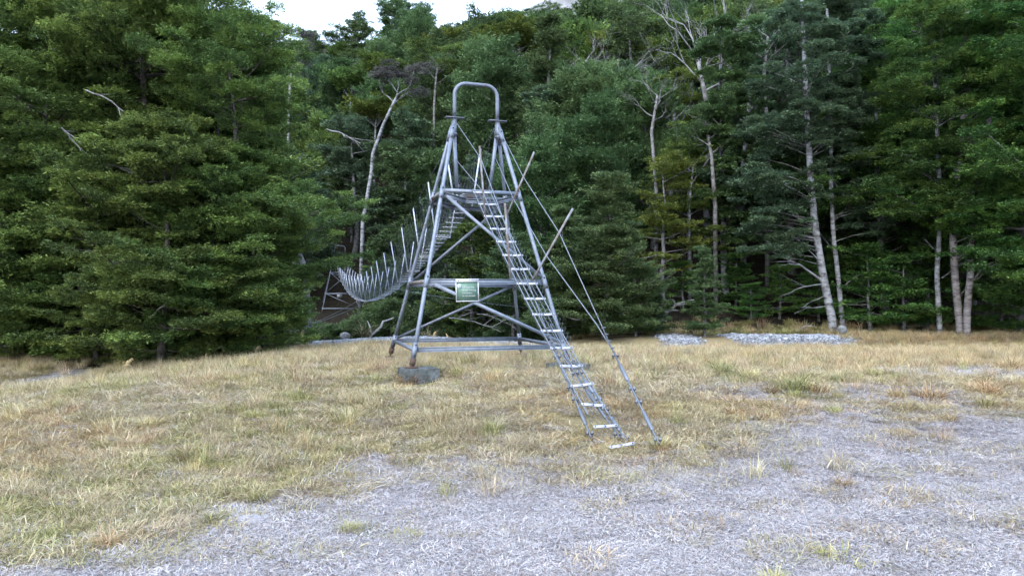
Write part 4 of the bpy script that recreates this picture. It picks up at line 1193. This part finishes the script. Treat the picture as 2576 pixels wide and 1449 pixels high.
bare_tree('dead_tree', 1650, 25.0, [(1652, 480), (1640, 330), (1655, 240)], 0.085, 0.04, 7, 'small bare tree with twisted pale limbs left of the yellow-green beech', 31, 4, 0.6, None, 'bark', 0.72, 0.42)
bare_tree('beech_tree', 1800, 24.2, [(1800, 520), (1792, 400), (1778, 300)], 0.095, 0.045, 6, 'bare-limbed beech with thin dull crown in front of the dead tree', 32, 3, 0.5, {'r': 0.30, 'n': 12000, 'pal': 'dull', 'leaf': 0.05}, 'bark', 0.66, 0.45)
bare_tree('dead_tree', 1480, 33, [(1482, 260), (1476, 150)], 0.10, 0.05, 6, 'bare pale-limbed tree high above the cone-shaped young beech', 33, 4, 0.6, None, 'bark_dead', 0.75, 0.42)
bare_tree('dead_tree', 1930, 25.5, [(1932, 330), (1925, 180), (1935, 90)], 0.09, 0.04, 7, 'grey twiggy tree left of the leaning white trunk near the top of the picture', 34, 4, 0.6, None, 'bark', 0.7, 0.45)
# --- fallen wood along the wood edge
rl = np.random.default_rng(9)
def log(name, a, b, r, label, mat='driftwood', forks=4, cat='fallen branch'):
    mb = MB(); a = np.array(a, float); b = np.array(b, float); c = (a + b) / 2
    limb(mb, a - c, b - c, r, r * 0.45, rl, 0.05, 7, forks)
    o = mb.build(name, M[mat], None, True); o.location = tuple(c)
    return tag(o, label, cat)
def pz(px, py, d): return at(px, d, py)
log('fallen_log', pz(1655, 800, 22.0), pz(1745, 755, 22.6), 0.06, 'brown fallen log leaning on the bank left of the small pointed beech', 'bark', 5, 'log')
log('fallen_branch', pz(1130, 800, 22.5), pz(1260, 835, 21.6), 0.018, 'bleached forked branch lying under the tower behind the rear beam', 'bark_dead', 5)
log('fallen_branch', pz(1200, 790, 23.0), pz(1300, 828, 22.2), 0.015, 'second bleached branch lying under the tower nearer its right rear leg', 'bark_dead', 4)
log('fallen_branch', pz(925, 852, 27.0), pz(990, 800, 28.0), 0.07, 'curved bleached log sticking up from the far bank left of the tower', 'driftwood', 1)
log('fallen_branch', pz(2000, 835, 21.6), pz(2040, 818, 21.9), 0.02, 'small pale twig on the upper right gravel strip', 'driftwood', 2)
log('fallen_branch', pz(330, 862, 14.0), pz(470, 825, 13.9), 0.02, 'pale bowed branch low under the left beeches', 'driftwood', 3)
log('fallen_branch', pz(380, 800, 13.2), pz(450, 745, 13.1), 0.022, 'short pale crooked branch on the front of the left beeches', 'driftwood', 2)
for i, (a, b, lb) in enumerate((((210, 225), (330, 300), 'long pale dead bough high on the left beeches'), ((150, 320), (205, 385), 'pale dead bough near the left edge high in the beeches'), ((270, 415), (370, 445), 'short pale dead bough over the low yellow-green beech'), ((820, 325), (905, 360), 'thin pale bough hanging in the dark gap'))):
    dd = 13.6 if i < 3 else 40
    log('dead_bough', pz(a[0], a[1], dd), pz(b[0], b[1], dd + 0.2), 0.016 if i < 3 else .05, lb, 'bark_dead', 4)

# ------------------------------------------------------------------ stones
def rock_mesh(seed, flat=0.6, name='stone', mat='stone', n=2):
    import bmesh
    bm = bmesh.new(); bmesh.ops.create_icosphere(bm, subdivisions=n, radius=0.5)
    r_ = np.random.default_rng(seed); ax = r_.normal(0, 1, (7, 3)); ax /= np.linalg.norm(ax, axis=1)[:, None]; lim = r_.uniform(0.30, 0.46, 7)
    for v in bm.verts:
        p = np.array(v.co)
        for a, l in zip(ax, lim):
            d = p @ a
            if d > l: p = p - a * (d - l) * 0.9
        v.co = (p[0] * 1.15, p[1], p[2] * flat)
    me = bpy.data.meshes.new(name); bm.to_mesh(me); bm.free()
    me.materials.append(M[mat]); return me
def rock(name, px, py, size, label, mat='palerock', seed=1, flat=0.45, rz=0.0, d=None, dz=0.0):
    p = gp(px, py) if d is None else at(px, d, py)
    o = bpy.data.objects.new(name, rock_mesh(seed, flat, name, mat, 3)); link(o)
    o.location = (p[0], p[1], p[2] + size * 0.08 + dz); o.scale = (size, size * 0.7, size); o.rotation_euler = (0.05, 0.08, rz)
    return tag(o, label, 'rock')
rock('flat_rock', 640, 1312, 0.26, 'flat pale rock sunk in the frosted grass at lower left', 'palerock', 1, 0.25, 0.3, dz=-0.005)
rock('flat_rock', 672, 1306, 0.16, 'small pale rock touching the flat rock at lower left', 'palerock', 5, 0.3, 1.0)
rock('stone', 1433, 1143, 0.085, 'small white bone-like stone left of the ladder foot', 'palerock', 2, 0.5, 2.4)
rock('stone', 2118, 832, 0.30, 'small grey boulder in the grass below the white pair of trunks', 'greyrock', 3, 0.9, 0.4, 20.0)
rock('boulder', 2545, 790, 0.9, 'grey boulder at the right edge under the trees', 'greyrock', 4, 0.8, 0.9, 21.5)
rock('boulder', 618, 838, 0.6, 'pale lumpy boulder on the far bank at the right foot of the left beeches', 'greyrock', 6, 0.8, 0.2, 23)
rock('boulder', 868, 848, 0.4, 'grey boulder on the bank below the walkway beside the flax', 'greyrock', 7, 0.9, 0.2, 29)
rock('stone', 865, 884, 0.14, 'pale round stone in the grass left of the tower, leftmost of three', 'palerock', 8, 0.6, 0.2)
rock('stone', 782, 882, 0.12, 'pale stone in the long grass below the tall seed stalk', 'palerock', 9, 0.6, 0.2)
rock('stone', 145, 890, 0.30, 'largest pale stone of the little heap at the left terrace edge', 'palerock', 10, 0.6, 0.2)
for i, (px, py, s) in enumerate(((118, 898, .13), (135, 900, .12), (165, 899, .14), (182, 900, .1), (205, 899, .09), (222, 896, .11), (430, 892, .14))):
    o = rock('stone', px, py, s, 'small pale stone in the row at the left terrace edge' if i < 6 else 'pale stone alone in the shade under the left beeches', 'palerock', 20 + i, 0.6, i)
    if i < 6: o['group'] = 'small stones in a row at the left terrace edge'
log('driftwood', (*gp(785, 1205)[:2], gp(785, 1205)[2] + 0.015), (*gp(885, 1192)[:2], gp(885, 1192)[2] + 0.015), 0.012, 'thin grey driftwood stick lying on the boundary of the frosted grass', 'driftwood', 3, 'stick')
log('stick', (*gp(505, 1212)[:2], gp(505, 1212)[2] + 0.012), (*gp(550, 1215)[:2], gp(550, 1215)[2] + 0.012), 0.010, 'short pale stick in the yellow-green grass at lower left', 'driftwood', 0, 'stick')

def gn_scatter(name, label, pts, rot, scl, idx, sources, cat_kind='stuff'):
    me = bpy.data.meshes.new(name)
    me.vertices.add(len(pts)); me.vertices.foreach_set('co', np.asarray(pts, np.float32).ravel())
    a = me.attributes.new('rot', 'FLOAT_VECTOR', 'POINT'); a.data.foreach_set('vector', np.asarray(rot, np.float32).ravel())
    a = me.attributes.new('scl', 'FLOAT_VECTOR', 'POINT'); a.data.foreach_set('vector', np.asarray(scl, np.float32).ravel())
    a = me.attributes.new('idx', 'INT', 'POINT'); a.data.foreach_set('value', np.asarray(idx, np.int32))
    o = link(bpy.data.objects.new(name, me))
    col = bpy.data.collections.new(name + '_pieces')
    for i, m_ in enumerate(sources):
        so = bpy.data.objects.new(f'{name}_piece_{i:02d}', m_); col.objects.link(so)
    ng = bpy.data.node_groups.new(name + '_scatter', 'GeometryNodeTree')
    ng.interface.new_socket('Geometry', in_out='INPUT', socket_type='NodeSocketGeometry')
    ng.interface.new_socket('Geometry', in_out='OUTPUT', socket_type='NodeSocketGeometry')
    nn = ng.nodes; gi = nn.new('NodeGroupInput'); go = nn.new('NodeGroupOutput')
    ci = nn.new('GeometryNodeCollectionInfo'); ci.inputs['Collection'].default_value = col
    ci.inputs['Separate Children'].default_value = True; ci.inputs['Reset Children'].default_value = True
    ip = nn.new('GeometryNodeInstanceOnPoints'); ip.inputs['Pick Instance'].default_value = True
    def attr(nm, ty):
        n_ = nn.new('GeometryNodeInputNamedAttribute'); n_.data_type = ty; n_.inputs['Name'].default_value = nm; return n_.outputs['Attribute']
    er = nn.new('FunctionNodeEulerToRotation')
    ng.links.new(gi.outputs[0], ip.inputs['Points']); ng.links.new(ci.outputs[0], ip.inputs['Instance'])
    ng.links.new(attr('idx', 'INT'), ip.inputs['Instance Index'])
    ng.links.new(attr('rot', 'FLOAT_VECTOR'), er.inputs[0]); ng.links.new(er.outputs[0], ip.inputs['Rotation'])
    ng.links.new(attr('scl', 'FLOAT_VECTOR'), ip.inputs['Scale'])
    ng.links.new(ip.outputs[0], go.inputs[0])
    md = o.modifiers.new('scatter', 'NODES'); md.node_group = ng
    return tag(o, label, kind=cat_kind)
rs = np.random.default_rng(3)
def scatter_points(n, x0, x1, y0, y1, dens):
    """rejection sampling against a density function, only inside the view wedge plus a margin"""
    x = rs.uniform(x0, x1, n); y = rs.uniform(y0, y1, n)
    k = (np.abs(x) < 0.80 * y + 1.2) & (rs.random(n) < dens(x, y))
    x, y = x[k], y[k]
    return x, y, ground(x, y)
x, y, z = scatter_points(90000, -11, 11, 16.5, 26, lambda x, y: gravel(x, y))
n = len(x)
sc = rs.uniform(0.025, 0.075, n) * (1 + (rs.random(n) < 0.04) * 1.2)
gn_scatter('gravel', 'pale river gravel in a strip behind the grass', np.stack([x, y, z + 0.01], -1), rs.uniform(0, 6.3, (n, 3)) * (0.08, 0.08, 1), np.stack([sc, sc, sc], -1), rs.integers(0, 5, n), [rock_mesh(60 + i, 0.6, 'pebble', 'stone', 1) for i in range(5)])

# ------------------------------------------------------------------ grass
def tuft(seed, n, rad, L, wid, lie, pal, curl=0.5, seeds=0, zspread=0.0):
    """a tuft: n blades of 3 segments; lie 0 upright .. 1 flat"""
    r_ = np.random.default_rng(seed)
    rr_ = rad * np.sqrt(r_.random(n)); a0 = r_.uniform(0, 2 * PI, n)
    B = np.stack([rr_ * np.cos(a0), rr_ * np.sin(a0), r_.random(n) * zspread], -1)
    az = np.where(r_.random(n) < 0.35, a0, r_.uniform(0, 2 * PI, n))
    Ln = L * r_.uniform(0.45, 1.15, n)
    el = np.clip(r_.normal((1 - lie) * 1.35, 0.22 + 0.1 * lie, n), 0.02, 1.5)
    o = np.stack([np.cos(az), np.sin(az), 0 * az], -1)
    s = np.stack([-np.sin(az), np.cos(az), r_.normal(0, 0.3, n)], -1)
    W = wid * r_.uniform(0.6, 1.3, n)
    pts = []
    p = B.copy()
    e = el.copy()
    for k in range(4):
        pts.append(p.copy())
        d = o * np.cos(e)[:, None] + np.array([0, 0, 1.0]) * np.sin(e)[:, None]
        p = p + d * (Ln / 3)[:, None]
        e = e - curl * r_.uniform(0.2, 1.0, n)
    ws = [0.8, 1.0, 0.75]
    V = np.zeros((n, 7, 3), np.float32)
    for k in range(3):
        V[:, 2 * k] = pts[k] - s * (W * ws[k] / 2)[:, None]; V[:, 2 * k + 1] = pts[k] + s * (W * ws[k] / 2)[:, None]
    V[:, 6] = pts[3]
    b = np.arange(n)[:, None] * 7
    Qs = np.concatenate([b + np.array([[0, 1, 3, 2]]), b + np.array([[2, 3, 5, 4]])]); Ts = b + np.array([[4, 5, 6]])
    P_ = np.array(pal); ci = r_.integers(0, len(P_), n)
    c = P_[ci] * r_.uniform(0.75, 1.2, n)[:, None]
    C = np.repeat(c, 7, axis=0)
    V = V.reshape(-1, 3)
    if seeds:
        mbx = MB()
        for k in range(seeds):
            i = r_.integers(0, n)
    return V, Qs, Ts, C
def tuft_mesh(mat, *a, **k):
    V, Q_, T_, C = tuft(*a, **k)
    return raw_mesh('blades', V, Q_, T_, M[mat], C)
straw = [(0.587, 0.512, 0.317), (0.493, 0.419, 0.247), (0.671, 0.614, 0.421), (0.437, 0.336, 0.190), (0.533, 0.476, 0.270)]
gold = [(0.508, 0.388, 0.175), (0.600, 0.500, 0.260), (0.443, 0.305, 0.140), (0.641, 0.563, 0.330)]
greeny = [(0.372, 0.372, 0.132), (0.447, 0.433, 0.171), (0.269, 0.302, 0.099), (0.522, 0.481, 0.228), (0.471, 0.408, 0.195)]
brown = [(0.277, 0.181, 0.110), (0.372, 0.248, 0.144), (0.217, 0.154, 0.103), (0.446, 0.354, 0.206)]
frosty = [(0.52, 0.505, 0.53), (0.50, 0.48, 0.50), (0.53, 0.525, 0.57), (0.50, 0.455, 0.42), (0.52, 0.48, 0.42), (0.40, 0.33, 0.32), (0.46, 0.41, 0.39)]
src_frost = [tuft_mesh('grass_frost', 300 + i, 300, 0.18, 0.034, 0.0028, 0.90, frosty, 0.3, 0, 0.016) for i in range(5)]
src_short = [tuft_mesh('grass_dry', 320 + i, 170, 0.16, 0.085, 0.0034, 0.60, straw if i < 3 else greeny, 0.5, 0, 0.01) for i in range(5)] + \
            [tuft_mesh('grass_dry', 330 + i, 150, 0.16, 0.09, 0.0034, 0.60, brown if i == 0 else gold, 0.5, 0, 0.01) for i in range(2)] + \
             [tuft_mesh('grass_dry', 335 + i, 220, 0.18, 0.09, 0.0034, 0.88, straw + [(0.60, 0.57, 0.50)], 0.3, 0, 0.015) for i in range(2)]
src_long = [tuft_mesh('grass_dry', 340 + i, 90, 0.13, 0.28, 0.0040, 0.25, (straw, gold, straw, greeny, gold)[i], 0.40) for i in range(5)]
src_green = [tuft_mesh('grass_dry', 350 + i, 130, 0.08, 0.17, 0.0050, 0.30, greeny, 0.55) for i in range(3)]
def do_scatter(name, label, n, x0, x1, y0, y1, dens, srcs, weights, smin, smax, zs=(0.8, 1.2), dz=0.0):
    x, y, z = scatter_points(n, x0, x1, y0, y1, dens)
    m = len(x)
    s = rs.uniform(smin, smax, m)
    if callable(weights): ii = weights(x, y)
    else: ii = rs.choice(len(srcs), m, p=np.array(weights) / sum(weights))
    gn_scatter(name, label, np.stack([x, y, z + dz], -1), np.stack([rs.normal(0, 0.08, m), rs.normal(0, 0.08, m), rs.uniform(0, 6.28, m)], -1),
               np.stack([s, s, s * rs.uniform(*zs, m)], -1), ii, srcs)
    return m
def open_(x, y):
    """worn or kept clear: the ladder foot and the face of the left footing"""
    v = 0 * x
    for (ax, ay, bx, by, r_) in ((0.75, 7.7, 1.12, 6.35, 0.34), (0.30, 8.9, 0.75, 7.7, 0.2), (1.15, 7.9, 1.42, 6.7, 0.14), (-1.75, 9.45, -1.05, 9.75, 0.30)):
        dx, dy = bx - ax, by - ay
        t = np.clip(((x - ax) * dx + (y - ay) * dy) / (dx * dx + dy * dy), 0, 1)
        v = np.maximum(v, ss((r_ + 0.12 - np.hypot(x - ax - t * dx, y - ay - t * dy)) / 0.12))
    return v
def on_block(x, y):
    v = np.ones(np.shape(x))
    for (bu, bv) in ((-1.13, -1.17), (1.20, -1.16), (-1.12, 1.12), (1.13, 1.12)):
        qx, qy = -0.63 + bu * 0.955 - bv * 0.296, 11.4 + bu * 0.296 + bv * 0.955
        v = np.minimum(v, ss((np.hypot(x - qx, y - qy) - 0.30) / 0.08))
    return v
cl = lambda x, y: on_block(x, y) * np.clip(1 - gravel(x, y) - ss((y - np.where(x > 9, 20.8, 17.2)) / 0.5) - track(x, y) * 0.92, 0, 1)
n1 = do_scatter('frosted_grass', 'flattened pale frosted thatch of the foreground', 30000, -11, 11, 3.0, 13.5, lambda x, y: (frost(x, y) * 0.92 + 0.12 + 0.25 * np.clip(noise(x, y + 9, 2.3) - 0.3, 0, 1)) * cl(x, y) * np.clip(8.0 / y, 0.3, 1), src_frost, [1] * 5, 0.8, 1.35)
def short_pick(x, y):
    g_ = noise(x + 40, y, 0.9) + 0.6 * noise(x, y - 20, 2.6); b_ = noise(x, y + 70, 2.0); t_ = noise(x - 31, y, 1.7); r_ = rs.random(len(x))
    left = ss((-x + 0.5) / 4) * 0.40
    out = rs.integers(0, 3, len(x))
    out = np.where(r_ < 0.03 + 0.42 * g_ + left * 0.6, rs.integers(3, 5, len(x)), out)
    out = np.where((g_ < -0.25) & (rs.random(len(x)) < 0.6), 6, out)
    out = np.where((t_ > 0.25) & (rs.random(len(x)) < 0.75), rs.integers(7, 9, len(x)), out)
    return np.where((b_ > 0.62) & (rs.random(len(x)) < 0.8), 5, out)
n2 = do_scatter('short_grass', 'short matted straw-coloured and greenish grass of the terrace', 34000, -14, 14, 4.2, 17.4, lambda x, y: (1 - 0.55 * open_(x, y)) * np.clip(1.03 - frost(x, y) * 0.97, 0.06, 1) * cl(x, y) * np.clip(10.0 / y, 0.5, 1), src_short, short_pick, 0.75, 1.45)
def longd(x, y):
    base = ss((y - 8.5) / 5) * 0.75 + 0.05 + 0.55 * np.clip(noise(x, y, 1.5) - 0.15, 0, 1)
    return np.clip(base * (1 - 0.93 * frost(x, y)), 0, 1) * cl(x, y) * (1 - 0.95 * open_(x, y))
def long_pick(x, y):
    out = rs.choice([0, 1, 2, 3, 4], len(x), p=[.3, .15, .3, .12, .13])
    warm = ss((x - 1.5) / 5)
    return np.where(rs.random(len(x)) < warm * 0.7, rs.choice([1, 4], len(x)), out)
n3 = do_scatter('long_grass', 'long golden dry grass along the back of the terrace', 34000, -14, 17, 5.5, 21.3, longd, src_long, long_pick, 0.42, 0.92)
n4 = do_scatter('green_grass', 'yellow-green tufts mixed into the dry grass', 5200, -9, 9, 3.6, 16, lambda x, y: np.clip(0.02 + 1.0 * np.clip(noise(x, y, 1.3) - 0.2, 0, 1), 0, 1) * (1 - 0.97 * frost(x, y)) * cl(x, y), src_green, [1, 1, 1], 0.6, 1.2)
# dry verge weeds at the edges
do_scatter('bank_grass', 'rank grass and ferns along the foot of the wood', 5000, -12, 20, 20.8, 24, lambda x, y: ss((y - bank(x) + 0.8) / 0.8) * (1 - ss((y - bank(x) - 1.2) / 0.8)) * 0.28, src_green + src_long[:2], [3, 3, 3, 1, 1], 0.9, 1.7)
print('scatter', n, n1, n2, n3, n4)

# prominent tussocks, each one a thing
tus = [tuft_mesh('grass_dry', 400 + i, 220, 0.10, 0.20, 0.0050, 0.28, (greeny, gold, brown + gold)[i], 0.6) for i in range(3)]
TL = [(2340, 1005, 1.5, 1, 'broad golden tussock on the right edge of the frosted grass'), (2255, 1003, 1.2, 1, 'golden tussock left of the broad one at the right'), (2000, 985, 1.9, 0, 'long dark green and brown tussock where the frost begins on the right'),
      (2055, 990, 1.3, 2, 'brown-tipped tussock at the right end of the long dark one'), (1938, 992, 1.0, 2, 'small brown tussock left of the long dark one'), (2480, 990, 1.4, 1, 'orange-gold tussock near the right edge'),
      (1815, 940, 1.6, 0, 'green tussock in the dry grass right of the stay cable'), (1500, 1140, 0.55, 1, 'rusty golden tuft at the foot of the ladder'), 
      (1655, 1128, 0.9, 0, 'green tuft at the anchor of the right stay cable'), (1668, 1138, 0.6, 1, 'orange tuft in front of the right stay anchor'), (440, 1245, 0.75, 0, 'yellow-green tuft at lower left beside the short stick'),
      (650, 1262, 0.8, 0, 'yellow-green tuft above the flat rock'), (540, 1318, 0.8, 0, 'dark green tuft left of the flat rock'), (285, 1372, 0.7, 1, 'small golden tuft near the bottom left corner'),
      (480, 1160, 1.2, 0, 'wide yellow-green tuft in the left middle of the clearing'), (1085, 940, 1.3, 0, 'green tuft growing over the right end of the mossy footing'), (1032, 965, 1.2, 2, 'brown tuft in front of the mossy footing'),
      (2380, 1060, 0.9, 1, 'pale golden tuft in the frosted grass at right'), (2120, 1225, 0.7, 2, 'small reddish tuft in the middle of the frosted grass'),
      (880, 1335, 0.6, 0, 'tiny green tuft right of the flat rock'), (2540, 930, 1.5, 1, 'orange tussock at the far right in the golden grass'), (380, 1075, 1.0, 1, 'golden tuft left of centre in the clearing')]
for i, (px, py, s, k, lb) in enumerate(TL):
    p = gp(px, py)
    o = link(bpy.data.objects.new('tussock', tus[k])); o.location = p; o.scale = (s, s, s * 0.9); o.rotation_euler = (0, 0, i * 1.7)
    tag(o, lb, 'grass tuft', 'tussocks scattered over the terrace')
# seed stalks
def stalk(px, py_base, py_top, d, label, bend=0.25):
    a = np.array(at(px, d)); H = (py_base - py_top) / F * d
    pts = [a + np.array([bend * H * t ** 2.2, 0, H * t * (1 - 0.12 * t ** 3)]) for t in np.linspace(0, 1, 9)]
    root = empty('seed_stalk', tuple(a), 0, label, 'grass stalk')
    off = tuple(-a)
    o = MB().tube(pts, np.linspace(0.007, 0.003, 9), 5).build('stem', STK, root); o.location = off
    e = pts[-1]; mb = MB()
    for k in range(7):
        q = pts[-1] + (pts[-3] - pts[-1]) * k / 7
        mb.tube([q, q + np.array([0.03 + 0.03 * math.sin(k * 2), 0.01, -0.05])], [0.008, 0.003], 4)
    o = mb.build('seed_head', STK, root); o.location = off
    mb = MB()
    for s_ in (1, -1):
        q = pts[5]
        mb.tube([q, q + np.array([s_ * 0.03, 0, 0.04]), q + np.array([s_ * 0.06, 0, 0.02]), q + np.array([s_ * 0.08, 0, -0.05])], [0.005, 0.004, 0.003, 0.001], 4)
    o = mb.build('leaf', STK, root); o.location = off
STK = simple('straw_stalk', [(0.3, (0.38, 0.28, 0.13)), (0.7, (0.58, 0.47, 0.27))], 20, 0.9)
stalk(752, 880, 815, 15.0, 'tall dry seed stalk standing against the dark bank left of the tower', 0.15)
stalk(312, 920, 868, 12.6, 'bent seed stalk with a drooping head at left', 0.4)
stalk(318, 960, 900, 11.8, 'thin straight seed stalk just right of the drooping one', 0.05)
stalk(1085, 880, 832, 15.5, 'dry seed stalk seen just behind the left legs of the tower', 0.2)
stalk(1130, 880, 838, 15.8, 'dry seed stalk behind the rear beam of the tower, nearer the sign side', -0.2)
stalk(640, 905, 868, 14.0, 'short seed stalk at the dark foot of the left beeches', 0.3)
# flax clumps on the bank
flx = tuft_mesh('grass_dry', 500, 120, 0.12, 0.75, 0.022, 0.30, [(0.10, 0.13, 0.05), (0.22, 0.20, 0.10), (0.36, 0.30, 0.17), (0.07, 0.10, 0.04)], 0.75)
for i, (px, py, d, s, lb) in enumerate(((918, 850, 26.5, 1.25, 'arching flax clump on the bank beside the curved log'), (705, 850, 22, 1.1, 'flax clump with drooping straw leaves right of the left beeches'), (790, 858, 23.5, 1.0, 'flax clump below the seed stalk'), (735, 862, 22.5, 0.8, 'smaller flax clump left of the seed stalk'), (1075, 858, 22, 0.8, 'flax clump behind the left tower legs'))):
    o = link(bpy.data.objects.new('flax_clump', flx)); o.location = at(px, d, py); o.scale = (s, s, s); o.rotation_euler = (0, 0, i * 2)
    tag(o, lb, 'plant', 'flax clumps on the river bank')
HAZE = 0.0022
# ------------------------------------------------------------------ haze
hm = bpy.data.materials.new('haze'); hm.use_nodes = True
t = hm.node_tree; t.nodes.clear()
ho = t.nodes.new('ShaderNodeOutputMaterial'); hv = t.nodes.new('ShaderNodeVolumePrincipled')
hv.inputs['Color'].default_value = (0.80, 0.88, 1.0, 1); hv.inputs['Density'].default_value = HAZE
hv.inputs['Anisotropy'].default_value = 0.2
t.links.new(hv.outputs[0], ho.inputs['Volume'])
hb = MB(); hb.box((100, 470, 215), (1500, 1120, 440), 0.0)
o = hb.build('haze', hm); o['kind'] = 'stuff'; tag(o, 'thin blue valley haze')
